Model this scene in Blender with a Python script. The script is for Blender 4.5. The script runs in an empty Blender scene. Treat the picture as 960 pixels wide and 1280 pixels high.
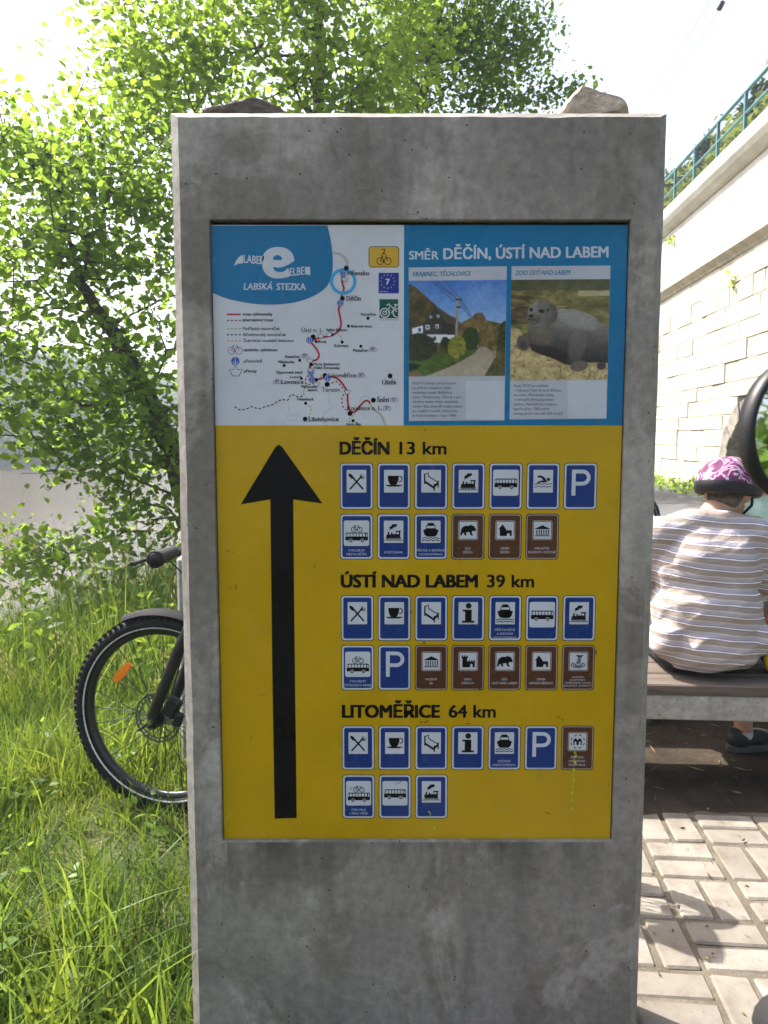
import bpy, bmesh, math, random
import numpy as np
from mathutils import Vector, Matrix, noise as mnoise

S = bpy.context.scene
COL = S.collection
PI = math.pi
R = math.radians

# ------------------------------------------------------------------ camera
CAM_H, PITCH, FPX = 1.40, R(5.5), 970.0
cam_d = bpy.data.cameras.new('camera')
cam = bpy.data.objects.new('camera', cam_d)
COL.objects.link(cam)
cam.location = (0, 0, CAM_H)
cam.rotation_euler = (R(90) - PITCH, 0, 0)
cam_d.sensor_fit = 'VERTICAL'
cam_d.sensor_height = 36.0
cam_d.lens = FPX / 1280.0 * 36.0
cam_d.clip_start = 0.02
cam_d.clip_end = 3000
cam_d.dof.use_dof = True
cam_d.dof.focus_distance = 1.66
cam_d.dof.aperture_fstop = 12.0
S.camera = cam

# ------------------------------------------------------------------ light
SUN_AZ = R(55)          # to the left of straight ahead
SUN_EL = R(50)
world = bpy.data.worlds.new('World')
S.world = world
world.use_nodes = True
wn = world.node_tree
wn.nodes.clear()
sky = wn.nodes.new('ShaderNodeTexSky')
sky.sky_type = 'NISHITA'
sky.sun_disc = False
sky.sun_elevation = SUN_EL
sky.sun_rotation = -SUN_AZ
sky.altitude = 150
sky.air_density = 1.0
sky.dust_density = 6.0
sky.ozone_density = 1.0
bg = wn.nodes.new('ShaderNodeBackground')
bg.inputs['Strength'].default_value = 0.15
wo = wn.nodes.new('ShaderNodeOutputWorld')
wn.links.new(sky.outputs[0], bg.inputs['Color'])
wn.links.new(bg.outputs[0], wo.inputs['Surface'])

sun_d = bpy.data.lights.new('sun', 'SUN')
sun_d.energy = 5.0
sun_d.angle = R(0.53)
sun_d.color = (1.0, 0.955, 0.88)
sun = bpy.data.objects.new('sun', sun_d)
COL.objects.link(sun)
sdir = Vector((-math.sin(SUN_AZ) * math.cos(SUN_EL), math.cos(SUN_AZ) * math.cos(SUN_EL), math.sin(SUN_EL)))
sun.rotation_euler = sdir.to_track_quat('Z', 'Y').to_euler()
sun.location = sdir * 30

S.view_settings.view_transform = 'Standard'
S.view_settings.look = 'None'
S.view_settings.exposure = 1.5
S.view_settings.gamma = 1.0
S.view_settings.use_curve_mapping = False
S.render.engine = 'CYCLES'
S.cycles.use_denoising = True
S.cycles.use_adaptive_sampling = True
S.cycles.adaptive_threshold = 0.02
S.cycles.max_bounces = 6
S.cycles.diffuse_bounces = 3
S.cycles.glossy_bounces = 3
S.cycles.transmission_bounces = 3
S.cycles.volume_bounces = 0
S.cycles.transparent_max_bounces = 8
S.cycles.sample_clamp_indirect = 6.0
S.cycles.caustics_reflective = False
S.cycles.caustics_refractive = False

# ------------------------------------------------------------------ measuring helpers
_fw = Vector((0, math.cos(PITCH), -math.sin(PITCH)))
_up = Vector((0, math.sin(PITCH), math.cos(PITCH)))
def ray(u, v):
    return Vector((1, 0, 0)) * ((u - 480) / FPX) + _up * ((640 - v) / FPX) + _fw
def at_y(u, v, y):
    d = ray(u, v)
    return Vector((0, 0, CAM_H)) + d * (y / d.y)
def at_z(u, v, z):
    d = ray(u, v)
    return Vector((0, 0, CAM_H)) + d * ((z - CAM_H) / d.z)

def lin1(c):
    c = c / 255.0
    return c / 12.92 if c <= 0.04045 else ((c + 0.055) / 1.055) ** 2.4
def srgb(r, g, b, k=1.0):
    return (min(lin1(r) * k, 0.95), min(lin1(g) * k, 0.95), min(lin1(b) * k, 0.95))

# ------------------------------------------------------------------ materials
class NT:
    def __init__(self, name):
        self.m = bpy.data.materials.new(name)
        self.m.use_nodes = True
        self.t = self.m.node_tree
        self.b = self.t.nodes['Principled BSDF']
        self.out = self.t.nodes['Material Output']
    def n(self, typ, **kw):
        nd = self.t.nodes.new(typ)
        for k, v in kw.items():
            if hasattr(nd, k):
                setattr(nd, k, v)
            else:
                nd.inputs[k].default_value = v
        return nd
    def l(self, a, b):
        self.t.links.new(a, b)
    def coords(self, kind='Object', scale=(1, 1, 1)):
        tc = self.n('ShaderNodeTexCoord')
        mp = self.n('ShaderNodeMapping')
        mp.inputs['Scale'].default_value = scale
        self.l(tc.outputs[kind], mp.inputs['Vector'])
        return mp.outputs[0]
    def noise(self, vec, scale, detail=4, rough=0.55, dist=0.0):
        nz = self.n('ShaderNodeTexNoise')
        nz.inputs['Scale'].default_value = scale
        nz.inputs['Detail'].default_value = detail
        nz.inputs['Roughness'].default_value = rough
        nz.inputs['Distortion'].default_value = dist
        if vec is not None:
            self.l(vec, nz.inputs['Vector'])
        return nz.outputs['Fac']
    def ramp(self, fac, stops):
        rp = self.n('ShaderNodeValToRGB')
        e = rp.color_ramp.elements
        while len(e) < len(stops):
            e.new(0.5)
        for i, (p, c) in enumerate(stops):
            e[i].position = p
            e[i].color = (*c, 1) if len(c) == 3 else c
        self.l(fac, rp.inputs[0])
        return rp.outputs[0]
    def mix(self, fac, a, b, blend='MIX'):
        mx = self.n('ShaderNodeMix', data_type='RGBA', blend_type=blend)
        for val, idx in ((fac, 0), (a, 6), (b, 7)):
            if hasattr(val, 'is_linked') or hasattr(val, 'links'):
                self.l(val, mx.inputs[idx])
            else:
                mx.inputs[idx].default_value = val if idx == 0 else (*val, 1)
        return mx.outputs[2]
    def math(self, op, a, b=None, clamp=False):
        m = self.n('ShaderNodeMath', operation=op, use_clamp=clamp)
        for val, idx in ((a, 0), (b, 1)):
            if val is None:
                continue
            if hasattr(val, 'links'):
                self.l(val, m.inputs[idx])
            else:
                m.inputs[idx].default_value = val
        return m.outputs[0]
    def bump(self, h, strength=0.3, dist=0.01):
        b = self.n('ShaderNodeBump')
        b.inputs['Strength'].default_value = strength
        b.inputs['Distance'].default_value = dist
        self.l(h, b.inputs['Height'])
        self.l(b.outputs[0], self.b.inputs['Normal'])
    def base(self, c):
        if hasattr(c, 'links'):
            self.l(c, self.b.inputs['Base Color'])
        else:
            self.b.inputs['Base Color'].default_value = (*c, 1)
    def set(self, rough=0.6, metal=0.0, spec=0.5):
        self.b.inputs['Roughness'].default_value = rough
        self.b.inputs['Metallic'].default_value = metal
        self.b.inputs['Specular IOR Level'].default_value = spec

def simple(name, c, rough=0.6, metal=0.0, vary=0.15, nscale=12.0, bump=0.0, bscale=60.0, spec=0.5, bdist=0.003):
    t = NT(name)
    t.set(rough, metal, spec)
    v = t.coords('Object')
    f = t.noise(v, nscale, 4)
    lo = tuple(x * (1 - vary) for x in c)
    hi = tuple(min(x * (1 + vary), 0.95) for x in c)
    t.base(t.ramp(f, [(0.3, lo), (0.7, hi)]))
    if bump > 0:
        t.bump(t.noise(v, bscale, 5), bump, bdist)
    return t.m

# ------------------------------------------------------------------ mesh helpers
def tagit(o, label=None, cat=None, group=None, kind=None):
    if label: o['label'] = label
    if cat: o['category'] = cat
    if group: o['group'] = group
    if kind: o['kind'] = kind
    return o
def empty(name, loc=(0, 0, 0), rz=0.0, label=None, cat=None, group=None):
    o = bpy.data.objects.new(name, None)
    COL.objects.link(o)
    o.location = loc
    o.rotation_euler = (0, 0, rz)
    o.empty_display_size = 0.1
    return tagit(o, label, cat, group)
def link_mesh(name, me, parent=None):
    o = bpy.data.objects.new(name, me)
    COL.objects.link(o)
    if parent is not None:
        o.parent = parent
    return o
def copy_tree(o, parent=None):
    c = o.copy()
    COL.objects.link(c)
    c.parent = parent
    for ch in list(o.children):
        copy_tree(ch, c)
    return c

class MB:
    """collects faces; build() links them as one mesh object"""
    def __init__(self):
        self.v, self.f, self.m, self.mats, self.sm = [], [], [], [], []
    def mi(self, mat):
        if mat not in self.mats:
            self.mats.append(mat)
        return self.mats.index(mat)
    def add(self, vs, fs, mat, smooth=False):
        k = len(self.v)
        self.v.extend([tuple(p) for p in vs])
        i = self.mi(mat)
        for f in fs:
            self.f.append([k + q for q in f])
            self.m.append(i)
            self.sm.append(smooth)
    def box(self, c, s, mat, rot=None, bev=0.0):
        x, y, z = s[0] / 2, s[1] / 2, s[2] / 2
        if bev <= 0:
            vs = [Vector((a * x, b * y, d * z)) for a in (-1, 1) for b in (-1, 1) for d in (-1, 1)]
            fs = [(0, 1, 3, 2), (4, 6, 7, 5), (0, 4, 5, 1), (2, 3, 7, 6), (0, 2, 6, 4), (1, 5, 7, 3)]
        else:
            bm = bmesh.new()
            bmesh.ops.create_cube(bm, size=1)
            for q in bm.verts:
                q.co = Vector((q.co.x * s[0], q.co.y * s[1], q.co.z * s[2]))
            bmesh.ops.bevel(bm, geom=list(bm.edges), offset=bev, segments=1, affect='EDGES')
            bm.verts.index_update()
            vs = [q.co.copy() for q in bm.verts]
            fs = [[q.index for q in f.verts] for f in bm.faces]
            bm.free()
        if rot is not None:
            vs = [rot @ p for p in vs]
        c = Vector(c)
        self.add([p + c for p in vs], fs, mat)
    def tube(self, pts, rad, mat, n=8, cap=True, closed=False, flat=None):
        pts = [Vector(p) for p in pts]
        N = len(pts)
        if not hasattr(rad, '__len__'):
            rad = [rad] * N
        vs, fs = [], []
        ref = None
        for i, p in enumerate(pts):
            if closed:
                t = (pts[(i + 1) % N] - pts[i - 1]).normalized()
            else:
                t = (pts[min(i + 1, N - 1)] - pts[max(i - 1, 0)]).normalized()
            if ref is None:
                ref = Vector((0, 0, 1)) if abs(t.z) < 0.9 else Vector((1, 0, 0))
            a = t.cross(ref)
            if a.length < 1e-6:
                a = t.cross(Vector((0.3, 1, 0.2)))
            a.normalize()
            b = a.cross(t).normalized()
            ref = b
            for k in range(n):
                an = 2 * PI * k / n
                fl = flat if flat else 1.0
                vs.append(p + (a * math.cos(an) + b * math.sin(an) * fl) * rad[i])
        M = N if closed else N - 1
        for i in range(M):
            for k in range(n):
                i2 = (i + 1) % N
                fs.append((i * n + k, i * n + (k + 1) % n, i2 * n + (k + 1) % n, i2 * n + k))
        self.add(vs, fs, mat, True)
        if cap and not closed:
            self.add([vs[k] for k in range(n)], [list(range(n))[::-1]], mat)
            self.add([vs[(N - 1) * n + k] for k in range(n)], [list(range(n))], mat)
    def prism(self, prof, axis_a, axis_b, axis_l, l0, l1, org, mat, smooth=False):
        """profile polygon (a,b) swept along axis_l"""
        A, B, L, O = Vector(axis_a), Vector(axis_b), Vector(axis_l), Vector(org)
        n = len(prof)
        vs = [O + A * a + B * b + L * l0 for a, b in prof] + [O + A * a + B * b + L * l1 for a, b in prof]
        fs = [(i, (i + 1) % n, n + (i + 1) % n, n + i) for i in range(n)]
        self.add(vs, fs, mat, smooth)
        self.add(vs[:n], [list(range(n))[::-1]], mat)
        self.add(vs[n:], [list(range(n))], mat)
    def lathe(self, prof, org, ax, mat, n=16, smooth=True, closed=False):
        """(r, h) profile turned round the axis ax through org"""
        ax = Vector(ax).normalized()
        a = ax.orthogonal().normalized()
        b = ax.cross(a)
        O = Vector(org)
        vs, fs = [], []
        for r, h in prof:
            for k in range(n):
                an = 2 * PI * k / n
                vs.append(O + ax * h + (a * math.cos(an) + b * math.sin(an)) * r)
        P = len(prof)
        for i in range(P if closed else P - 1):
            i2 = (i + 1) % P
            for k in range(n):
                fs.append((i * n + k, i * n + (k + 1) % n, i2 * n + (k + 1) % n, i2 * n + k))
        self.add(vs, fs, mat, smooth)
    def ellip(self, c, r, mat, rot=None, nu=16, nv=10):
        vs, fs = [], []
        for j in range(nv + 1):
            th = PI * j / nv
            for i in range(nu):
                ph = 2 * PI * i / nu
                p = Vector((r[0] * math.sin(th) * math.cos(ph), r[1] * math.sin(th) * math.sin(ph), r[2] * math.cos(th)))
                vs.append((rot @ p if rot is not None else p) + Vector(c))
        for j in range(nv):
            for i in range(nu):
                fs.append((j * nu + i, (j + 1) * nu + i, (j + 1) * nu + (i + 1) % nu, j * nu + (i + 1) % nu))
        self.add(vs, fs, mat, True)
    def mesh(self, name, org=(0, 0, 0), xf=None, weld=False):
        me = bpy.data.meshes.new(name)
        o = Vector(org)
        vs = [Vector(p) - o for p in self.v]
        if xf is not None:
            vs = [xf(p) for p in vs]
        me.from_pydata([tuple(p) for p in vs], [], self.f)
        for m in self.mats:
            me.materials.append(m)
        me.polygons.foreach_set('material_index', self.m)
        me.polygons.foreach_set('use_smooth', self.sm)
        me.update()
        if weld:
            bm = bmesh.new()
            bm.from_mesh(me)
            bmesh.ops.remove_doubles(bm, verts=bm.verts, dist=1e-5)
            bmesh.ops.recalc_face_normals(bm, faces=bm.faces)
            bm.to_mesh(me)
            bm.free()
        return me
    def build(self, name, parent=None, org=(0, 0, 0), xf=None, weld=False):
        return link_mesh(name, self.mesh(name, org, xf, weld), parent)

def np_mesh(name, V, F, mats, parent=None, midx=None, smooth=False):
    """big meshes: V (n,3), F (m,k) arrays"""
    me = bpy.data.meshes.new(name)
    n, (m, k) = len(V), F.shape
    me.vertices.add(n)
    me.vertices.foreach_set('co', np.ascontiguousarray(V, dtype=np.float32).ravel())
    me.loops.add(m * k)
    me.loops.foreach_set('vertex_index', np.ascontiguousarray(F, dtype=np.int32).ravel())
    me.polygons.add(m)
    me.polygons.foreach_set('loop_start', np.arange(0, m * k, k, dtype=np.int32))
    for q in mats:
        me.materials.append(q)
    if midx is not None:
        me.polygons.foreach_set('material_index', np.asarray(midx, dtype=np.int32))
    if smooth:
        me.polygons.foreach_set('use_smooth', np.ones(m, dtype=bool))
    me.update(calc_edges=True)
    me.validate()
    return link_mesh(name, me, parent)

# ------------------------------------------------------------------ the scene's materials
def mat_concrete(name, dark, light, warm, streak=True):
    t = NT(name)
    t.set(0.82, 0, 0.35)
    v = t.coords('Object')
    big = t.noise(v, 2.2, 8, 0.62, 0.5)
    patch = t.noise(t.coords('Object', (1.0, 1.0, 0.75)), 3.4, 7, 0.62, 0.5)
    fine = t.noise(v, 45, 6, 0.65)
    c = t.ramp(big, [(0.28, dark), (0.72, light)])
    pm = t.ramp(patch, [(0.50, (0, 0, 0)), (0.535, (1, 1, 1))])
    c = t.mix(t.math('MULTIPLY', pm, 0.55), c, warm)
    pale = t.noise(t.coords('Object', (1.0, 1.0, 0.8)), 2.7, 8, 0.66, 0.6)
    c = t.mix(t.ramp(pale, [(0.53, (0, 0, 0)), (0.575, (0.55, 0.55, 0.55)), (0.75, (0.75, 0.75, 0.75))]), c, tuple(x * 1.22 for x in light))
    if streak:
        st = t.noise(t.coords('Object', (14, 14, 1.1)), 1.0, 5, 0.6)
        c = t.mix(t.ramp(st, [(0.52, (0, 0, 0)), (0.78, (0.55, 0.55, 0.55))]), c, tuple(x * 0.55 for x in dark))
    c = t.mix(0.4, c, t.ramp(fine, [(0.3, (0.2, 0.2, 0.2)), (0.7, (0.8, 0.8, 0.8))]), 'OVERLAY')
    sp = t.noise(v, 170, 3, 0.7)
    c = t.mix(t.ramp(sp, [(0.60, (0, 0, 0)), (0.74, (0.32, 0.32, 0.32))]), c, tuple(x * 0.5 for x in dark))
    vo = t.n('ShaderNodeTexVoronoi')
    vo.inputs['Scale'].default_value = 38
    t.l(v, vo.inputs['Vector'])
    keep = t.noise(v, 9, 2)
    pit = t.math('MULTIPLY', t.math('LESS_THAN', vo.outputs['Distance'], 0.095), t.math('GREATER_THAN', keep, 0.50))
    c = t.mix(t.math('MULTIPLY', pit, 0.75), c, tuple(x * 0.25 for x in dark))
    t.base(c)
    h = t.math('SUBTRACT', t.math('ADD', fine, t.math('MULTIPLY', big, 0.6)), pit)
    if streak:
        ck = t.n('ShaderNodeTexVoronoi', feature='DISTANCE_TO_EDGE')
        ck.inputs['Scale'].default_value = 2.3
        wv = t.n('ShaderNodeVectorMath', operation='MULTIPLY_ADD')
        wn_ = t.n('ShaderNodeTexNoise')
        wn_.inputs['Scale'].default_value = 7.0
        wn_.inputs['Detail'].default_value = 6.0
        t.l(v, wn_.inputs['Vector'])
        t.l(wn_.outputs['Color'], wv.inputs[0])
        wv.inputs[1].default_value = (0.16, 0.16, 0.16)
        t.l(v, wv.inputs[2])
        t.l(wv.outputs[0], ck.inputs['Vector'])
        cm = t.math('MULTIPLY', t.math('LESS_THAN', ck.outputs['Distance'], 0.0022), t.math('GREATER_THAN', t.noise(v, 1.9, 2), 0.60))
        c = t.mix(t.math('MULTIPLY', cm, 0.35), c, tuple(x * 0.3 for x in dark))
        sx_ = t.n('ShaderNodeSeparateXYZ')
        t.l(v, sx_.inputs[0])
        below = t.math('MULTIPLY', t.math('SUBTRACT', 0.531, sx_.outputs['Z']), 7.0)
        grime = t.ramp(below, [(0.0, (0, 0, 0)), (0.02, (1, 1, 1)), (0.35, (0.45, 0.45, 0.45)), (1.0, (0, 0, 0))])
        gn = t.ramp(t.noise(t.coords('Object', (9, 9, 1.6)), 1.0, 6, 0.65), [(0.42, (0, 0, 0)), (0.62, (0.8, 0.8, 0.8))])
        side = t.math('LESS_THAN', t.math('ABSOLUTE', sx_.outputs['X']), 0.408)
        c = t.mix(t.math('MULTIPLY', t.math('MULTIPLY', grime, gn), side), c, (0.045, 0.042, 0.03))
        scr = t.noise(t.coords('Object', (4, 4, 60)), 3.0, 4, 0.6)
        c = t.mix(t.ramp(scr, [(0.66, (0, 0, 0)), (0.74, (0.35, 0.35, 0.35))]), c, tuple(x * 0.5 for x in dark))
        t.base(c)
        h = t.math('SUBTRACT', h, cm)
    t.bump(h, 0.4, 0.004)
    return t.m
M_CONC = mat_concrete('concrete', (0.158, 0.139, 0.119), (0.325, 0.291, 0.254), (0.150, 0.128, 0.102))
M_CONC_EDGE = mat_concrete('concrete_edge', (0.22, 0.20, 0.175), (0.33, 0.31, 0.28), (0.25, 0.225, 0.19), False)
M_CONC_POST = mat_concrete('pale_concrete', (0.26, 0.25, 0.22), (0.40, 0.39, 0.36), (0.3, 0.28, 0.24))
M_GAP_SHADE = simple('dark_gap', (0.02, 0.018, 0.014), 0.9, vary=0.5)  # near-black recess floor: shadow of the gap put into the colour

def mat_print(name, c, rough=0.22, spec=0.20):
    c = tuple(x * 0.74 for x in c)
    t = NT(name)
    t.set(rough, 0, spec)
    v = t.coords('Object')
    f = t.noise(v, 5, 5, 0.6)
    lo = tuple(x * 0.9 for x in c)
    hi = tuple(min(x * 1.07, 0.95) for x in c)
    col = t.ramp(f, [(0.3, lo), (0.7, hi)])
    dirt = t.noise(t.coords('Object', (1, 1, 0.5)), 16, 7, 0.7)
    col = t.mix(t.ramp(dirt, [(0.62, (0, 0, 0)), (0.85, (0.28, 0.28, 0.28))]), col, (0.07, 0.06, 0.045))
    t.base(col)
    wob = t.noise(v, 22, 3, 0.5)
    t.bump(t.math('ADD', t.math('MULTIPLY', t.noise(v, 3.0, 2), 3.0), t.math('MULTIPLY', wob, 0.35)), 0.12, 0.004)
    rr = t.ramp(t.noise(v, 7, 5), [(0.35, (rough * 0.7,) * 3), (0.7, (rough * 1.7,) * 3)])
    t.l(rr, t.b.inputs['Roughness'])
    return t.m
KP = 1.55       # print colours were read off a shaded panel
PR = {
    'yellow': mat_print('print_yellow', (0.62, 0.375, 0.004)),
    'white': mat_print('print_white', (0.70, 0.70, 0.74)),
    'cyan': mat_print('print_blue', (0.006, 0.185, 0.40)),
    'black': mat_print('print_black', (0.007, 0.0065, 0.0065), 0.3, 0.10),
    'tile': mat_print('print_navy', (0.012, 0.045, 0.22)),
    'tilerim': mat_print('print_navy_rim', (0.008, 0.02, 0.08)),
    'brown': mat_print('print_brown', (0.105, 0.042, 0.022)),
    'brownrim': mat_print('print_brown_rim', (0.05, 0.02, 0.012)),
    'pale': mat_print('print_pale', (0.66, 0.68, 0.74)),
    'palebrown': mat_print('print_pale_rim', (0.50, 0.42, 0.36)),
    'red': mat_print('print_red', (0.48, 0.03, 0.05)),
    'darkred': mat_print('print_dark_red', (0.30, 0.03, 0.04)),
    'sky': mat_print('print_sky_ring', (0.06, 0.42, 0.75)),
    'port': mat_print('print_port_blue', (0.03, 0.12, 0.50)),
    'green': mat_print('print_lime', (0.28, 0.45, 0.06)),
    'ochre': mat_print('print_ochre', (0.48, 0.36, 0.12)),
    'violet': mat_print('print_violet', (0.20, 0.10, 0.30)),
    'beige': mat_print('print_beige', (0.52, 0.48, 0.42)),
    'stream': mat_print('print_stream', (0.42, 0.58, 0.70)),
    'eu': mat_print('print_eu_blue', (0.02, 0.04, 0.30)),
    'dgreen': mat_print('print_green', (0.008, 0.10, 0.06)),
    'sign': mat_print('print_sign_yellow', (0.72, 0.42, 0.04)),
    'star': mat_print('print_star', (0.55, 0.5, 0.2)),
    'cyantext': mat_print('print_cyan_text', (0.02, 0.16, 0.33)),
    'grey': mat_print('print_grey', (0.55, 0.56, 0.62)),
    'lime': mat_print('glint_lime', (0.70, 0.80, 0.02), 0.5),  # bright lime for the light glints painted on the panel
    'dirt': mat_print('smear_dirt', (0.03, 0.02, 0.01), 0.8),
}
def mat_attr(name):
    t = NT(name)
    t.set(0.22, 0, 0.28)
    a = t.n('ShaderNodeAttribute')
    a.attribute_name = 'Col'
    t.base(a.outputs['Color'])
    t.bump(t.noise(t.coords('Object'), 30, 3), 0.08, 0.003)
    return t.m
M_PHOTO = mat_attr('photo_print')

def mat_leaf(name, dark, light, trans, tw=0.45, rough=0.42, patch=0.0):
    t = NT(name)
    t.set(rough, 0, 0.18)
    g = t.n('ShaderNodeNewGeometry')
    c = t.ramp(g.outputs['Random Per Island'], [(0.0, dark), (0.55, light), (1.0, tuple(x * 1.25 for x in light))])
    if patch:
        pn = t.noise(t.coords('Object'), patch, 4, 0.6)
        tint = t.ramp(pn, [(0.30, (0.42, 0.55, 0.55)), (0.5, (0.95, 1.0, 1.0)), (0.68, (1.55, 1.35, 1.25))])
        c = t.mix(1.0, c, tint, 'MULTIPLY')
    t.base(c)
    tr = t.n('ShaderNodeBsdfTranslucent')
    c2 = t.ramp(g.outputs['Random Per Island'], [(0.0, tuple(x * 0.7 for x in trans)), (1.0, trans)])
    if patch:
        c2 = t.mix(1.0, c2, tint, 'MULTIPLY')
    t.l(c2, tr.inputs['Color'])
    mx = t.n('ShaderNodeMixShader')
    mx.inputs[0].default_value = tw
    t.l(t.b.outputs[0], mx.inputs[1])
    t.l(tr.outputs[0], mx.inputs[2])
    t.l(mx.outputs[0], t.out.inputs['Surface'])
    return t.m
M_LEAF_A = mat_leaf('leaf_bank_tree', (0.035, 0.075, 0.012), (0.075, 0.13, 0.02), (0.36, 0.55, 0.06), 0.54)
M_LEAF_B = mat_leaf('leaf_tall_tree', (0.04, 0.08, 0.012), (0.085, 0.14, 0.022), (0.40, 0.58, 0.06), 0.55)
M_LEAF_C = mat_leaf('leaf_fine_tree', (0.03, 0.07, 0.015), (0.06, 0.12, 0.022), (0.28, 0.45, 0.05), 0.48)
M_LEAF_W = mat_leaf('leaf_weed', (0.04, 0.09, 0.015), (0.09, 0.16, 0.03), (0.3, 0.42, 0.05), 0.45)
M_GRASS = mat_leaf('grass_blade', (0.014, 0.040, 0.008), (0.065, 0.115, 0.020), (0.28, 0.38, 0.045), 0.38, 0.5, 2.2)
M_GRASS_DRY = mat_leaf('grass_dry', (0.22, 0.17, 0.08), (0.34, 0.28, 0.14), (0.4, 0.33, 0.16), 0.3, 0.6)
M_FAR_LEAF = mat_leaf('leaf_far_wood', (0.03, 0.055, 0.02), (0.06, 0.095, 0.03), (0.10, 0.16, 0.04), 0.3, 0.7)
M_HILL_LEAF = mat_leaf('leaf_hill_bush', (0.06, 0.09, 0.02), (0.12, 0.14, 0.035), (0.22, 0.28, 0.06), 0.35, 0.7)
M_CONIFER = mat_leaf('conifer_needles', (0.015, 0.035, 0.018), (0.03, 0.06, 0.03), (0.04, 0.08, 0.03), 0.2, 0.7)
M_BARK = simple('bark', (0.075, 0.058, 0.042), 0.9, vary=0.45, nscale=18, bump=0.6, bscale=40, bdist=0.01)

def mat_soil():
    t = NT('soil')
    t.set(0.95, 0, 0.2)
    v = t.coords('Object')
    c = t.ramp(t.noise(v, 5, 8, 0.65), [(0.3, (0.028, 0.021, 0.015)), (0.7, (0.085, 0.064, 0.045))])
    c = t.mix(t.ramp(t.noise(v, 60, 4, 0.7), [(0.62, (0, 0, 0)), (0.72, (0.7, 0.7, 0.7))]), c, (0.17, 0.135, 0.09))
    t.base(c)
    t.bump(t.math('ADD', t.noise(v, 22, 8, 0.7), t.noise(v, 120, 4)), 0.7, 0.02)
    return t.m
M_SOIL = mat_soil()
def mat_joint():
    t = NT('joint_sand')
    t.set(0.95, 0, 0.2)
    v = t.coords('Object')
    c = t.ramp(t.noise(v, 7, 6, 0.6), [(0.3, (0.085, 0.07, 0.052)), (0.7, (0.17, 0.145, 0.11))])
    c = t.mix(t.ramp(t.noise(v, 140, 3, 0.7), [(0.6, (0, 0, 0)), (0.75, (0.6, 0.6, 0.6))]), c, (0.32, 0.29, 0.24))
    t.base(c)
    t.bump(t.noise(v, 160, 4, 0.7), 0.7, 0.008)
    return t.m
M_JOINT = mat_joint()
def mat_paver():
    t = NT('paver_concrete')
    t.set(0.88, 0, 0.3)
    tc = t.n('ShaderNodeTexCoord')
    oi = t.n('ShaderNodeObjectInfo')
    ad = t.n('ShaderNodeVectorMath', operation='ADD')
    sc = t.n('ShaderNodeVectorMath', operation='SCALE')
    t.l(oi.outputs['Location'], sc.inputs[0])
    sc.inputs['Scale'].default_value = 3.7
    t.l(tc.outputs['Object'], ad.inputs[0])
    t.l(sc.outputs[0], ad.inputs[1])
    v = ad.outputs[0]
    c = t.ramp(oi.outputs['Random'], [(0, (0.185, 0.165, 0.138)), (1, (0.265, 0.24, 0.205))])
    c = t.mix(t.ramp(t.noise(v, 8, 7, 0.7), [(0.42, (0, 0, 0)), (0.68, (0.8, 0.8, 0.8))]), c, (0.125, 0.105, 0.083))
    c = t.mix(t.ramp(t.noise(v, 75, 3, 0.6), [(0.67, (0, 0, 0)), (0.72, (0.8, 0.8, 0.8))]), c, (0.10, 0.09, 0.075))
    t.base(c)
    t.bump(t.noise(v, 120, 5, 0.7), 0.5, 0.004)
    return t.m
M_PAVER = mat_paver()
M_ASPHALT = simple('asphalt', (0.075, 0.074, 0.076), 0.9, vary=0.35, nscale=4, bump=0.4, bscale=150)
M_LINE = simple('road_paint', (0.7, 0.7, 0.68), 0.7, vary=0.2)
def mat_turf():
    t = NT('turf_soil')
    t.set(0.95, 0, 0.2)
    v = t.coords('Object')
    t.base(t.ramp(t.noise(v, 3, 8, 0.65), [(0.3, (0.03, 0.04, 0.012)), (0.6, (0.06, 0.075, 0.022)), (0.8, (0.11, 0.09, 0.05))]))
    t.bump(t.noise(v, 30, 6), 0.6, 0.03)
    return t.m
M_TURF = mat_turf()
def mat_water():
    t = NT('river_water')
    t.set(0.16, 0, 0.12)
    v = t.coords('Object', (1.0, 1.0, 1))
    t.base(t.ramp(t.noise(v, 0.12, 3), [(0.3, (0.052, 0.037, 0.020)), (0.7, (0.068, 0.049, 0.027))]))
    w = t.noise(t.coords('Object', (1.0, 2.4, 1)), 1.8, 4, 0.6)
    t.bump(w, 0.14, 0.05)
    return t.m
M_WATER = mat_water()
def mat_stone():
    t = NT('sandstone_block')
    t.set(0.9, 0, 0.2)
    tc = t.n('ShaderNodeTexCoord')
    oi = t.n('ShaderNodeObjectInfo')
    ad = t.n('ShaderNodeVectorMath', operation='ADD')
    t.l(oi.outputs['Location'], ad.inputs[0])
    t.l(tc.outputs['Object'], ad.inputs[1])
    v = ad.outputs[0]
    c = t.ramp(oi.outputs['Random'], [(0, (0.42, 0.375, 0.30)), (1, (0.52, 0.47, 0.39))])
    c = t.mix(t.ramp(t.noise(v, 2.2, 7, 0.65), [(0.52, (0, 0, 0)), (0.8, (0.7, 0.7, 0.7))]), c, (0.28, 0.23, 0.16))
    t.base(c)
    t.bump(t.noise(v, 9, 7, 0.65), 0.6, 0.04)
    return t.m
M_STONE = mat_stone()
M_STONE_DARK = simple('weathered_stone', (0.20, 0.18, 0.15), 0.9, vary=0.5, nscale=5, bump=0.6, bscale=12, bdist=0.03)
M_MORTAR = simple('mortar', (0.42, 0.37, 0.30), 0.95, vary=0.3, nscale=3)
M_PARAPET = simple('parapet_render', (0.50, 0.47, 0.41), 0.9, vary=0.15, nscale=1.5, bump=0.3, bscale=14, bdist=0.02)
M_CORNICE = simple('cornice_stone', (0.44, 0.38, 0.28), 0.9, vary=0.25, nscale=3, bump=0.4, bscale=18, bdist=0.02)
M_RAIL = simple('teal_paint', (0.03, 0.135, 0.14), 0.45, vary=0.2, nscale=5)
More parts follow.
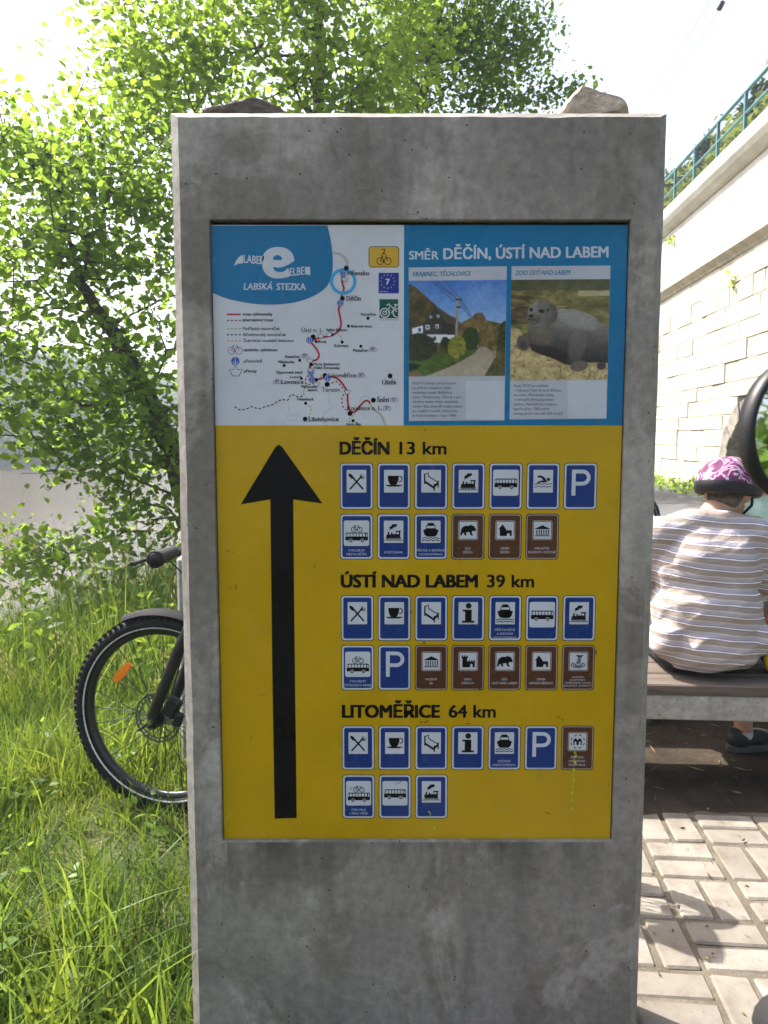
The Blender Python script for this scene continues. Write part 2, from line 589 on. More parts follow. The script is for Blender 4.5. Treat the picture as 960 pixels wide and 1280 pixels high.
M_WIRE = simple('wire', (0.10, 0.10, 0.10), 0.6)
M_INSUL = simple('insulator', (0.03, 0.022, 0.03), 0.35)

M_RUBBER = simple('tyre_rubber', (0.011, 0.011, 0.011), 0.75, vary=0.3, nscale=30, bump=0.2, spec=0.25)
M_BLACK = simple('black_paint', (0.014, 0.014, 0.015), 0.32, vary=0.3)
M_BLACK_PL = simple('black_plastic', (0.014, 0.014, 0.016), 0.45, vary=0.3, bump=0.15, bscale=200, bdist=0.001, spec=0.3)
M_GRIP = simple('grip_rubber', (0.009, 0.009, 0.010), 0.85, vary=0.2, bump=0.3, bscale=300, bdist=0.001)
M_STEEL = simple('steel', (0.42, 0.41, 0.39), 0.3, 1.0, 0.15)
M_ROTOR = simple('rotor_steel', (0.11, 0.105, 0.095), 0.45, 0.7, 0.25)
M_SPOKE = simple('spoke_steel', (0.02, 0.02, 0.02), 0.45, 0.3)
M_REFL = simple('amber_reflector', (0.85, 0.22, 0.01), 0.2, vary=0.1, bump=0.3, bscale=400, bdist=0.001)
M_WLINE = simple('reflective_line', (0.55, 0.55, 0.53), 0.4)
M_RED = simple('red_decal', (0.55, 0.03, 0.02), 0.4)
M_GUARD = simple('mudguard_plastic', (0.010, 0.010, 0.012), 0.72, vary=0.2, spec=0.12)
def mat_glass_mirror():
    t = NT('mirror_silver')
    t.set(0.03, 1.0, 0.5)
    t.base((0.82, 0.84, 0.84))
    return t.m
M_MIRROR = mat_glass_mirror()

def mat_wood():
    t = NT('weathered_plank')
    t.set(0.75, 0, 0.3)
    v = t.coords('Object', (1.2, 22, 22))
    g = t.noise(v, 3.0, 6, 0.6, 0.6)
    c = t.ramp(g, [(0.3, (0.075, 0.058, 0.048)), (0.7, (0.15, 0.118, 0.098))])
    c = t.mix(t.ramp(t.noise(t.coords('Object'), 6, 5), [(0.5, (0, 0, 0)), (0.8, (0.5, 0.5, 0.5))]), c, (0.17, 0.145, 0.125))
    t.base(c)
    t.bump(g, 0.35, 0.004)
    return t.m
M_WOOD = mat_wood()
M_SKIN = simple('skin', (0.50, 0.29, 0.20), 0.55, vary=0.08, nscale=20)
M_HAIR = simple('grey_hair', (0.10, 0.08, 0.065), 0.7, vary=0.5, nscale=60, bump=0.5, bscale=150)
M_SHORTS = simple('dark_shorts', (0.022, 0.022, 0.026), 0.9, vary=0.3, bump=0.3, bscale=300)
M_SHOE = simple('black_shoe', (0.022, 0.023, 0.026), 0.65, vary=0.4, bump=0.3, bscale=250)
M_SOLE = simple('grey_sole', (0.10, 0.10, 0.10), 0.8, vary=0.2)
M_SOCK = simple('pale_sock', (0.62, 0.60, 0.58), 0.95, vary=0.1, bump=0.3, bscale=300)
M_MINT = simple('mint_shirt', (0.42, 0.60, 0.52), 0.9, vary=0.1, bump=0.25, bscale=12, bdist=0.02)
def mat_striped():
    t = NT('striped_jersey')
    t.set(0.9, 0, 0.2)
    tc = t.n('ShaderNodeTexCoord')
    sx = t.n('ShaderNodeSeparateXYZ')
    t.l(tc.outputs['Object'], sx.inputs[0])
    nz = t.noise(tc.outputs['Object'], 4.0, 2, 0.5)
    z = t.math('ADD', sx.outputs['Z'], t.math('MULTIPLY', nz, 0.035))
    z = t.math('ADD', z, t.math('MULTIPLY', sx.outputs['X'], 0.10))
    p = t.math('FRACT', t.math('MULTIPLY', z, 1 / 0.0450))
    taupe, lav, cream, dark = (0.34, 0.275, 0.235), (0.40, 0.365, 0.41), (0.56, 0.51, 0.45), (0.16, 0.10, 0.125)
    rp = t.n('ShaderNodeValToRGB')
    rp.color_ramp.interpolation = 'CONSTANT'
    stops = [(0.0, (0.86, 0.84, 0.86)), (0.10, dark), (0.145, lav), (0.46, cream), (0.54, taupe), (0.955, dark)]
    e = rp.color_ramp.elements
    while len(e) < len(stops):
        e.new(0.5)
    for i, (q, c) in enumerate(stops):
        e[i].position = q
        e[i].color = (*c, 1)
    t.l(p, rp.inputs[0])
    t.base(rp.outputs[0])
    big = t.noise(t.coords('Object', (1, 1, 1.6)), 7, 3, 0.5, 0.8)
    t.bump(t.math('ADD', big, t.math('MULTIPLY', t.noise(tc.outputs['Object'], 400, 2), 0.04)), 0.55, 0.03)
    return t.m
M_SHIRT = mat_striped()
def mat_helmet():
    t = NT('purple_helmet_shell')
    t.set(0.22, 0, 0.5)
    v = t.coords('Object', (1, 1, 1))
    f = t.noise(v, 11, 3, 0.5, 2.2)
    c = t.ramp(f, [(0.40, (0.10, 0.014, 0.065)), (0.50, (0.15, 0.022, 0.10)), (0.525, (0.55, 0.45, 0.52)), (0.56, (0.50, 0.35, 0.45)), (0.58, (0.17, 0.025, 0.11))])
    t.base(c)
    return t.m
M_HELMET = mat_helmet()
M_YEL = simple('yellow_fabric', (0.72, 0.55, 0.01), 0.5, vary=0.1)
M_ROCK_A = simple('slate_rock', (0.10, 0.082, 0.065), 0.9, vary=0.55, nscale=22, bump=0.9, bscale=45, bdist=0.012)
M_ROCK_B = simple('sandstone_rock', (0.36, 0.285, 0.21), 0.95, vary=0.4, nscale=25, bump=0.9, bscale=70, bdist=0.008)

# ------------------------------------------------------------------ flat print helpers
_tc = {}
def glyphs(s, bold):
    key = (s, bold)
    if key not in _tc:
        cu = bpy.data.curves.new('lettering', 'FONT')
        cu.body = s
        cu.size = 1.0
        cu.resolution_u = 3
        cu.offset = bold
        ob = bpy.data.objects.new('lettering', cu)
        me = bpy.data.meshes.new_from_object(ob)
        V = np.empty(len(me.vertices) * 3, dtype=np.float32)
        me.vertices.foreach_get('co', V)
        V = V.reshape(-1, 3)[:, :2].copy()
        F = [list(p.vertices) for p in me.polygons]
        bpy.data.objects.remove(ob)
        bpy.data.curves.remove(cu)
        bpy.data.meshes.remove(me)
        _tc[key] = (V, F)
    return _tc[key]
CAP = glyphs('H', 0.0)[0][:, 1].max()

Y_SLAB, Y_PANEL = 1.600, 1.611
def PP(u, v, layer):
    return at_y(u, v, Y_PANEL - 0.00013 * layer)

def arc(cx, cy, r, a0, a1, n=10, ry=None):
    ry = ry or r
    return [(cx + r * math.cos(R(a0 + (a1 - a0) * i / n)), cy + ry * math.sin(R(a0 + (a1 - a0) * i / n))) for i in range(n + 1)]

class Art:
    """flat print drawn in a 2-D frame that xf maps on to the sign's face"""
    def __init__(self, xf=None, base=0):
        self.b = MB()
        self.xf = xf or (lambda x, y: (x, y))
        self.base = base
    def pt(self, x, y, L):
        u, v = self.xf(x, y)
        return PP(u, v, self.base + L)
    def poly(self, pts, mat, L=1):
        self.b.add([self.pt(x, y, L) for x, y in pts], [list(range(len(pts)))], PR[mat])
    def rect(self, x0, y0, x1, y1, mat, L=1):
        self.poly([(x0, y0), (x1, y0), (x1, y1), (x0, y1)], mat, L)
    def rrect(self, x0, y0, x1, y1, r, mat, L=1, ry=None):
        ry = ry or r
        pts = arc(x1 - r, y0 + ry, r, -90, 0, 4, ry) + arc(x1 - r, y1 - ry, r, 0, 90, 4, ry) + arc(x0 + r, y1 - ry, r, 90, 180, 4, ry) + arc(x0 + r, y0 + ry, r, 180, 270, 4, ry)
        self.poly(pts, mat, L)
    def circ(self, x, y, r, mat, L=1, n=18, ry=None):
        self.poly(arc(x, y, r, 0, 360 - 360 / n, n - 1, ry), mat, L)
    def line(self, pts, w, mat, L=1, closed=False, dash=None):
        pts = [np.array(p, float) for p in pts]
        if dash:
            on, off = dash
            seg, acc, run, out = [pts[0]], 0.0, True, []
            for a, b in zip(pts[:-1], pts[1:]):
                d = np.linalg.norm(b - a)
                pos = 0.0
                while d - pos > (on if run else off) - acc:
                    step = (on if run else off) - acc
                    pos += step
                    q = a + (b - a) * pos / d
                    if run:
                        seg.append(q)
                        out.append(seg)
                    seg = [q]
                    run = not run
                    acc = 0.0
                acc += d - pos
                if run:
                    seg.append(b)
            if run and len(seg) > 1:
                out.append(seg)
            for sg in out:
                self.line(sg, w, mat, L)
            return
        n = len(pts)
        lf, rt = [], []
        for i in range(n):
            a = pts[i - 1] if (i > 0 or closed) else pts[i]
            c = pts[(i + 1) % n] if (i < n - 1 or closed) else pts[i]
            t = c - a
            l = np.linalg.norm(t)
            t = t / l if l > 1e-9 else np.array([1.0, 0])
            nn = np.array([-t[1], t[0]]) * w / 2
            lf.append(pts[i] + nn)
            rt.append(pts[i] - nn)
        vs = [self.pt(p[0], p[1], L) for p in lf] + [self.pt(p[0], p[1], L) for p in rt]
        fs = [(i, (i + 1) % n, n + (i + 1) % n, n + i) for i in range(n if closed else n - 1)]
        self.b.add(vs, fs, PR[mat])
    def ring(self, x, y, r, w, mat, L=1, n=20, ry=None):
        self.line(arc(x, y, r, 0, 360 - 360 / n, n - 1, ry), w, mat, L, closed=True)
    def text(self, s, x0, x1, yb, cap, mat, L=1, bold=0.0, shear=0.0, y1=None, mid=False):
        V, F = glyphs(s, 0.0)
        if len(V) == 0:
            return
        w = V[:, 0].max() - V[:, 0].min()
        gx = (V[:, 0] - V[:, 0].min()) / w
        gy = V[:, 1] / CAP
        y1 = yb if y1 is None else y1
        k = bold * cap * 1.15           # heavier weights: the outline laid again a hair to each side
        xs = x0 + k * 0.5 + gx * (x1 - x0 - k) + shear * gy * cap
        ys = yb + (y1 - yb) * gx - gy * cap
        sh = [(0, 0)] if bold <= 0.006 else [(-k, -k * 0.5), (k, -k * 0.5), (-k, k * 0.5), (k, k * 0.5)]
        for j, (dx, dy) in enumerate(sh):
            self.b.add([self.pt(a + dx, b + dy, L + j * 0.12) for a, b in zip(xs, ys)], F, PR[mat])
    def build(self, name, parent, org):
        return self.b.build(name, parent, org)

def smooth_path(pts, k=6):
    """Catmull-Rom through the points"""
    P = [np.array(p, float) for p in pts]
    P = [2 * P[0] - P[1]] + P + [2 * P[-1] - P[-2]]
    out = []
    for i in range(1, len(P) - 2):
        for j in range(k):
            t = j / k
            a, b, c, d = P[i - 1], P[i], P[i + 1], P[i + 2]
            out.append(0.5 * (2 * b + (c - a) * t + (2 * a - 5 * b + 4 * c - d) * t * t + (3 * b - a - 3 * c + d) * t ** 3))
    out.append(P[-2])
    return [tuple(p) for p in out]

# ------------------------------------------------------------------ the concrete totem
sx0, sx1 = at_y(213.5, 150, Y_SLAB + 0.02).x, at_y(833, 146, Y_SLAB + 0.02).x
sz1 = at_y(520, 142, Y_SLAB + 0.02).z
TX = (sx0 + sx1) / 2
TO = Vector((TX, Y_SLAB, 0.0))
totem = empty('information_totem', TO, 0, 'tall grey concrete information stand with a yellow and blue cycle route panel', 'sign')
rx0 = (at_y(258, 276, Y_SLAB).x + at_y(279, 1053, Y_SLAB).x) / 2
rx1 = (at_y(788.0, 274, Y_SLAB).x + at_y(769.0, 1053, Y_SLAB).x) / 2
rz1, rz0 = at_y(520, 273.5, Y_SLAB).z, at_y(520, 1052.5, Y_SLAB).z
def slab():
    rng = random.Random(3)
    b = MB()
    c, th, n = 0.019, 0.24, 36
    z0, z1 = -0.12, sz1
    def loop(x0, x1, za, zb, y, jit):
        pts = []
        cor = [(x0, za), (x1, za), (x1, zb), (x0, zb)]
        for k in range(4):
            (ax, az), (bx, bz) = cor[k], cor[(k + 1) % 4]
            for i in range(n):
                t = i / n
                j = rng.gauss(0, jit) if 0 < i else 0
                if jit and rng.random() < 0.03:
                    j += rng.uniform(0.0006, 0.002)
                nx, nz = (0, 1) if k in (0, 2) else (1, 0)
                s = 1 if (k in (0, 3)) else -1
                pts.append(Vector((ax + (bx - ax) * t + nx * j * s, y, az + (bz - az) * t + nz * j * s)))
        return pts
    L = [loop(sx0 + 0.012, sx1 - 0.012, z0, z1 - 0.012, Y_SLAB + th, 0),
         loop(sx0, sx1, z0, z1, Y_SLAB + th - 0.012, 0),
         loop(sx0, sx1, z0, z1, Y_SLAB + c, 0.0004),
         loop(sx0 + c, sx1 - c, z0 + 0.001, z1 - c * 0.75, Y_SLAB, 0.0004),
         loop(rx0, rx1, rz0, rz1, Y_SLAB, 0.0004),
         loop(rx0 + 0.002, rx1 - 0.002, rz0 + 0.002, rz1 - 0.002, Y_SLAB + 0.003, 0),
         loop(rx0 + 0.002, rx1 - 0.002, rz0 + 0.002, rz1 - 0.002, Y_SLAB + 0.03, 0)]
    m = 4 * n
    vs = [p for l in L for p in l]
    for q in range(len(L) - 1):
        fs = [(q * m + i, q * m + (i + 1) % m, (q + 1) * m + (i + 1) % m, (q + 1) * m + i) for i in range(m)]
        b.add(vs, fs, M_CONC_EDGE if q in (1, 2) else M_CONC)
    b.add(L[0], [list(range(m))], M_CONC)
    b.add(L[-1], [list(range(m))[::-1]], M_GAP_SHADE)
    return b.build('concrete_slab', totem, TO, weld=True)
slab()

# the panel board with its printed face
board = MB()
pc = [at_y(261.3, 280.5, Y_PANEL), at_y(783.5, 278.5, Y_PANEL), at_y(765.3, 1049.5, Y_PANEL), at_y(281.6, 1050, Y_PANEL)]
px0, px1 = (pc[0].x + pc[3].x) / 2, (pc[1].x + pc[2].x) / 2
pz1, pz0 = (pc[0].z + pc[1].z) / 2 - 0.0018, (pc[2].z + pc[3].z) / 2
board.box(((px0 + px1) / 2, Y_PANEL + 0.0035, (pz0 + pz1) / 2), (px1 - px0, 0.007, pz1 - pz0), PR['black'], bev=0.0012)
panel = board.build('information_panel', totem, TO)
panel['label'] = 'glossy printed panel, blue and white map above a yellow field with an arrow'

def art(name, fn, base=0, xf=None, label=None):
    a = Art(xf, base)
    fn(a)
    o = a.build(name, panel, TO)
    if label:
        o['label'] = label
    return o

# --- map sheet -------------------------------------------------------
ZX = lambda x: 250 + x / 3.692      # measured on an enlarged view of the sheet
ZY = lambda y: 270 + y / 3.692
def Z(pts):
    return [(ZX(x), ZY(y)) for x, y in pts]
def f_sheet(a):
    xs, zs, yl = PP(504.8, 400, 1).x, PP(505, 531.8, 1).z, PP(500, 400, 1).y
    for xl, xr, mt in ((px0 + 0.001, xs, 'white'), (xs, px1 - 0.001, 'cyan')):
        a.b.add([(xl, yl, pz1 - 0.001), (xr, yl, pz1 - 0.001), (xr, yl, zs), (xl, yl, zs)], [(0, 1, 2, 3)], PR[mt])
    yb = [PP(x, y, 0.6) for x, y in ((261.6, 281), (783.2, 279), (765.0, 1049), (282.0, 1049.5))]
    xa, xb, za, zb = px0 + 0.0012, px1 - 0.0012, pz0 + 0.0012, pz1 - 0.0012
    a.b.add([(xa, yb[0].y, zb), (xb, yb[0].y, zb), (xb, yb[0].y, za), (xa, yb[0].y, za)], [(0, 1, 2, 3)], PR['yellow'])
art('map_sheet', f_sheet)
def f_blob(a):
    top = [(261.9, 282.0), (409.3, 281.9)]
    cur = smooth_path([(409.3, 281.9)] + Z([(605, 120), (613, 200), (610, 262), (595, 310), (560, 348), (500, 380), (430, 400), (360, 408), (280, 408), (200, 398), (120, 380), (52, 352)]), 5)
    a.poly(top[:1] + cur, 'cyan', 2)
    # white swoosh with the two names and the big letter
    a.poly(smooth_path(Z([(157, 230), (165, 210), (178, 192), (197, 181), (198, 216), (180, 219)]), 4), 'pale', 3)
    a.text('LABE', ZX(202), ZX(275), ZY(215), 9.8, 'pale', 3, 0.018, y1=ZY(222))
    a.poly(Z([(277, 184), (296, 184), (292, 222), (275, 222)]), 'pale', 3)
    a.text('ELBE', ZX(414), ZX(481), ZY(276), 9.6, 'pale', 3, 0.018, y1=ZY(270))
    a.poly(Z([(485, 234), (508, 234), (509, 274), (484, 268)]), 'pale', 3)
    e_out = Z(arc(358, 215, 72, 0, 360, 40))
    a.poly(smooth_path(Z([(436, 206), (430, 180), (412, 158), (386, 146), (356, 143), (325, 149), (300, 167), (287, 192), (286, 222), (294, 252), (312, 274), (338, 286), (366, 288), (392, 284), (413, 277), (408, 245), (404, 243), (388, 256), (366, 259), (345, 252), (338, 236), (360, 238), (385, 234), (412, 222)]), 4), 'pale', 3)
    a.poly(smooth_path(Z([(336, 202), (338, 192), (346, 183), (358, 180), (370, 184), (378, 194), (378, 202), (358, 204)]), 4), 'cyan', 4)
    a.text('LABSKÁ', ZX(201), ZX(334), ZY(340), 8.1, 'pale', 3, 0.022, 0.16)
    a.text('STEZKA', ZX(354), ZX(488), ZY(341), 8.1, 'pale', 3, 0.03)
art('route_logo', f_blob)

def bike_glyph(a, x, y, w, mat, L, lw):
    r = w * 0.24
    xs, xe = x + r, x + w - r
    a.ring(xs, y, r, lw, mat, L, 14)
    a.ring(xe, y, r, lw, mat, L, 14)
    bb = (x + w * 0.47, y + r * 0.15)
    st, hd = (x + w * 0.36, y - r * 1.15), (x + w * 0.66, y - r * 1.2)
    a.line([(xs, y), bb, hd, st, bb], lw, mat, L)
    a.line([(xs, y), st], lw, mat, L)
    a.line([(xe, y), (hd[0] - w * 0.02, hd[1] - r * 0.45), (hd[0] - w * 0.1, hd[1] - r * 0.5)], lw, mat, L)
    a.line([(st[0] - w * 0.07, st[1] - r * 0.3), (st[0] + w * 0.08, st[1] - r * 0.3)], lw * 1.4, mat, L)
def boat_glyph(a, x, y, w, L, lw=0.55):
    h = w * 0.5
    a.poly([(x, y), (x + w, y), (x + w * 0.75, y + h), (x + w * 0.28, y + h)], 'white', L)
    a.line([(x, y), (x + w * 0.38, y), (x + w * 0.38, y - h * 0.4), (x + w * 0.58, y - h * 0.4), (x + w * 0.58, y), (x + w, y), (x + w * 0.75, y + h), (x + w * 0.28, y + h)], lw, 'black', L + 1, True)
def f_map(a):
    # rivers and grey continuation of the trail
    a.line(smooth_path(Z([(612, 170), (650, 178), (675, 205), (680, 235)])), 3.0, 'beige', 2)
    a.line(smooth_path(Z([(785, 865), (800, 893), (835, 918), (858, 968)])), 3.0, 'beige', 2)
    for pts in ([(600, 810), (592, 850), (612, 880), (580, 905), (560, 935), (480, 950), (400, 940), (372, 966)], [(300, 966), (330, 945), (345, 962)], [(735, 862), (748, 838), (772, 832), (790, 850)], [(410, 870), (408, 900)], [(835, 930), (845, 945), (832, 966)]):
        a.line(smooth_path(Z(pts), 3), 0.8, 'stream', 2)
    a.text('Ohře', ZX(393), ZX(455), ZY(928), 4.6, 'stream', 2, 0.0, 0.1)
    # red trail
    trail = [(655, 280), (657, 310), (664, 335), (655, 365), (648, 400), (640, 430), (648, 470), (650, 505), (640, 530), (605, 552), (560, 560), (525, 572), (515, 585), (535, 610), (549, 640), (540, 662), (515, 672), (506, 700), (515, 735), (535, 755), (575, 745), (610, 742), (640, 755), (668, 790), (680, 820), (682, 860), (690, 895), (712, 905), (735, 880), (760, 855), (775, 853), (786, 864)]
    a.line(smooth_path(Z(trail), 5), 2.5, 'red', 3)
    a.line(smooth_path(Z([(607, 772), (630, 765), (655, 790), (668, 815), (655, 840), (660, 880), (688, 905)]), 5), 1.5, 'darkred', 3, dash=(3.0, 2.2))
    a.line(smooth_path(Z([(520, 735), (495, 740), (486, 765), (498, 778), (525, 770)]), 5), 1.6, 'darkred', 3, dash=(3, 2))
    a.line(smooth_path(Z([(160, 880), (185, 895), (215, 890), (240, 880), (270, 890), (300, 880), (335, 870), (375, 848), (405, 850), (420, 824), (440, 830), (460, 836), (482, 822)]), 4), 1.3, 'black', 3, dash=(3.2, 2.2))
    a.line(smooth_path(Z([(483, 790), (478, 815), (482, 830)]), 4), 1.3, 'green', 3, dash=(2.2, 1.5))
    a.line(smooth_path(Z([(488, 868), (512, 882), (508, 915), (500, 930)]), 4), 1.2, 'green', 3, dash=(2.6, 2.2))
    a.line(Z([(545, 930), (575, 945), (582, 968)]), 1.2, 'green', 3, dash=(2.6, 2.0))
    a.line(smooth_path(Z([(715, 905), (700, 930), (688, 938), (690, 962)]), 4), 1.2, 'green', 3, dash=(2.6, 2.0))
    a.line(Z([(632, 540), (648, 556), (655, 578)]), 1.1, 'ochre', 3, dash=(2.6, 2.0))
    a.line(Z([(558, 760), (556, 730)]), 1.1, 'ochre', 3)
    a.ring(ZX(661), ZY(302), 14.6, 4.2, 'sky', 4, 32)
    # towns
    for x, y, r in [(675, 240, 3.1), (657, 380, 3.1), (522, 558, 3.2), (775, 472, 2.0), (685, 508, 1.9), (607, 546, 2.3), (536, 580, 1.9), (656, 582, 2.0), (742, 601, 1.9), (460, 666, 1.9), (388, 690, 1.9), (514, 686, 2.2), (468, 750, 1.8), (577, 736, 3.2), (587, 777, 3.3), (536, 756, 2.4), (487, 864, 1.9), (485, 937, 3.0), (692, 911, 3.1), (706, 945, 2.0), (800, 850, 3.1), (877, 738, 3.1)]:
        a.circ(ZX(x), ZY(y), r, 'black', 5, 14)
    for x, y in [(660, 264), (647, 401), (505, 573), (512, 722), (516, 754), (588, 748)]:
        a.circ(ZX(x), ZY(y), 4.2, 'port', 6, 16)
        a.ring(ZX(x), ZY(y), 3.0, 0.5, 'pale', 7, 12)
        a.line([(ZX(x), ZY(y) - 2), (ZX(x), ZY(y) + 1.8)], 0.6, 'pale', 7)
    for x, y in [(652, 286), (541, 548), (580, 540), (492, 661), (494, 704), (522, 770), (665, 805)]:
        boat_glyph(a, ZX(x), ZY(y), 8.4, 7)
    names = [('Hřensko', 681, 781, 273, 5.4, .02), ('Děčín', 676, 742, 390, 5.4, .02), ('Vernařice', 740, 812, 459, 3.2, .03), ('Buková hora', 698, 794, 514, 3.2, .03),
             ('Ústí n. L.', 468, 570, 536, 5.4, .005), ('Velké Březno', 581, 678, 531, 3.2, .03), ('Brná', 546, 583, 585, 3.2, .03), ('Zubrnice', 617, 684, 604, 3.2, .03), ('Mukařov', 706, 775, 626, 3.2, .03),
             ('Kletečná', 393, 458, 655, 3.2, .03), ('Milešovka', 361, 436, 679, 3.2, .03), ('Porta Bohemica', 524, 645, 689, 3.2, .03), ('Velké Žernoseky', 524, 645, 706, 3.2, .03), ('Oparenské údolí', 351, 474, 727, 3.2, .03),
             ('Lovoš', 417, 468, 748, 3.2, .03), ('Lovosice', 376, 478, 775, 5.4, .02), ('Litoměřice', 594, 720, 745, 5.4, .01), ('Píšťanské', 468, 541, 793, 3.2, .03), ('jezero', 497, 542, 808, 3.2, .03), ('Terezín', 562, 647, 811, 5.4, .005),
             ('Úštěk', 841, 908, 777, 5.4, .02), ('Hazmburk', 448, 525, 851, 3.2, .03), ('Štětí', 818, 873, 858, 5.4, .02), ('Roudnice n. L.', 680, 840, 896, 5.4, .015), ('Libochovice', 502, 640, 947, 5.4, .02), ('hora Říp', 676, 742, 966, 3.2, .03)]
    for s, x0, x1, y, cap, bo in names:
        a.text(s, ZX(x0), ZX(x1), ZY(y), cap, 'black', 8, bo)
    for x, y in [(464, 647), (779, 617), (338, 766), (725, 736), (877, 850), (845, 888)]:
        bike_glyph(a, ZX(x), ZY(y), 9.6, 'violet', 8, 0.5)
art('route_map', f_map)
def f_legend(a):
    a.line(Z([(124, 454), (188, 454)]), 2.2, 'red', 2)
    for y, m in ((482, 'darkred'), (521, 'green'), (548, 'black'), (576, 'ochre')):
        a.line(Z([(124, y), (190, y)]), 1.4, m, 2, dash=(2.9, 2.0))
    for s, x0, x1, y, bo in [('trasa cyklostezky', 196, 335, 459, .04), ('alternativní trasa', 196, 337, 486, .04), ('Podřipský motoráček', 198, 369, 526, .02), ('Středohorský motoráček', 199, 397, 554, .02), ('Zubrnická museální železnice', 200, 432, 581, .02), ('zastávka cyklobusu', 201, 357, 624, .04), ('přístaviště', 202, 287, 676, .02), ('přívozy', 203, 262, 722, .04)]:
        a.text(s, ZX(x0), ZX(x1), ZY(y), 3.7, 'black', 2, bo)
    bike_glyph(a, ZX(129), ZY(622), 18, 'violet', 2, 0.8)
    a.circ(ZX(163), ZY(670), 5.3, 'port', 2, 20)
    a.line(Z([(163, 655), (163, 684)]), 0.9, 'pale', 3)
    a.line(Z([(152, 672), (156, 681), (163, 685), (170, 681), (174, 672)]), 0.9, 'pale', 3)
    boat_glyph(a, ZX(134), ZY(708), 16.5, 2, 0.8)
art('map_legend', f_legend)
def f_badges(a):
    a.rrect(ZX(778), ZY(140), ZX(919), ZY(237), 4, 'black', 2)
    a.rrect(ZX(781), ZY(143), ZX(916), ZY(234), 3.4, 'sign', 3)
    a.text('2', ZX(840), ZX(857), ZY(176), 6.8, 'black', 4, 0.01)
    bike_glyph(a, ZX(816), ZY(208), 18, 'black', 4, 0.9)
    a.rect(ZX(824), ZY(262), ZX(918), ZY(357), 'eu', 2)
    for i in range(12):
        an = 2 * PI * i / 12
        a.circ(ZX(866 + 32 * math.cos(an)), ZY(302 + 31 * math.sin(an)), 0.75, 'star', 3, 6)
    a.text('7', ZX(858), ZX(875), ZY(316), 7.0, 'pale', 3, 0.05)
    a.text('Evropa', ZX(832), ZX(868), ZY(351), 1.5, 'pale', 3, 0.0)
    a.rect(ZX(828), ZY(384), ZX(915), ZY(472), 'dgreen', 2)
    for x, y, r in ((853, 447, 5.6), (913, 447, 5.2)):
        if x < 900:
            a.ring(ZX(x), ZY(y), r, 1.5, 'pale', 3, 18)
            a.ring(ZX(x), ZY(y), r * 0.45, 1.1, 'pale', 3, 12)
    a.line(Z([(853, 447), (875, 420), (884, 448), (905, 412)]), 1.4, 'pale', 3)
    a.line(Z([(866, 408), (880, 414), (908, 441)]), 1.3, 'pale', 3)
    a.line(Z([(860, 411), (875, 405)]), 1.4, 'pale', 3)
    a.line(Z([(895, 409), (914, 409)]), 1.5, 'pale', 3)
    a.line(arc(ZX(911), ZY(447), 5.4, 80, 280, 12), 1.3, 'pale', 3)
    a.text('CYKLOATESTACE.CZ', ZX(828), ZX(915), ZY(482), 1.6, 'dgreen', 2, 0.0)
art('route_badge', f_badges)

# --- the two picture cards ------------------------------------------
WX = lambda x: 500 + x / 3.310
WY = lambda y: 270 + y / 3.310
def f_title(a):
    a.text('SMĚR', WX(38), WX(160), WY(179), 10.0, 'pale', 2, 0.03)
    a.text('DĚČÍN, ÚSTÍ NAD LABEM', WX(180), WX(862), WY(178), 13.2, 'pale', 2, 0.035, y1=WY(170))
art('panel_title', f_title)
def f_cardL(a):
    a.poly([(WX(36), WY(213)), (WX(442), WY(208)), (WX(432), WY(846)), (WX(37), WY(848))], 'grey', 2)
    a.text('VRABINEC, TĚCHLOVICE', WX(50), WX(292), WY(250), 5.6, 'cyantext', 3, 0.02, 0.17, y1=WY(247))
    a.rect(WX(273), WY(683), WX(431), WY(842), 'pale', 3)
    for i, (s, x1) in enumerate([('Hrad Vrabinec byl postaven', 231), ('na příkré rozeklané skále', 212), ('nedaleko osady Babětína', 215), ('(obec Těchlovice). Členitá a pro', 254), ('obtížný terén málo vzhledná', 240), ('stavba dala zřejmě hradu jméno', 258), ('po vrabčím hnízdě. Historicky', 240), ('je hrad doložen v roce 1404.', 234)]):
        a.text(s, WX(51), WX(x1), WY(697 + i * 19.1), 3.3, 'black', 3, 0.0)
art('picture_card', f_cardL, label='card titled Vrabinec with a picture of a house below a rocky hill')
def f_cardR(a):
    a.poly([(WX(462), WY(208)), (WX(871), WY(205)), (WX(854), WY(838)), (WX(453), WY(842))], 'grey', 2)
    a.text('ZOO ÚSTÍ NAD LABEM', WX(477), WX(703), WY(245), 5.6, 'cyantext', 3, 0.02, 0.17, y1=WY(242))
    a.rect(WX(694), WY(680), WX(854), WY(838), 'pale', 3)
    for i, (s, x1) in enumerate([('Areál ZOO se rozkládá', 612), ('v městské části Krásné Březno', 667), ('na svahu Mariánské skály', 636), ('v netradičně kopcovitém', 635), ('terénu. Návštěvníci mohou', 646), ('spatřit přes 1300 zvířat', 617), ('zastupujících více než 200 druhů.', 676)]):
        a.text(s, WX(470), WX(x1), WY(707 + i * 19.2), 3.3, 'black', 3, 0.0)
art('picture_card', f_cardR, label='card titled zoo with a picture of a grey seal')

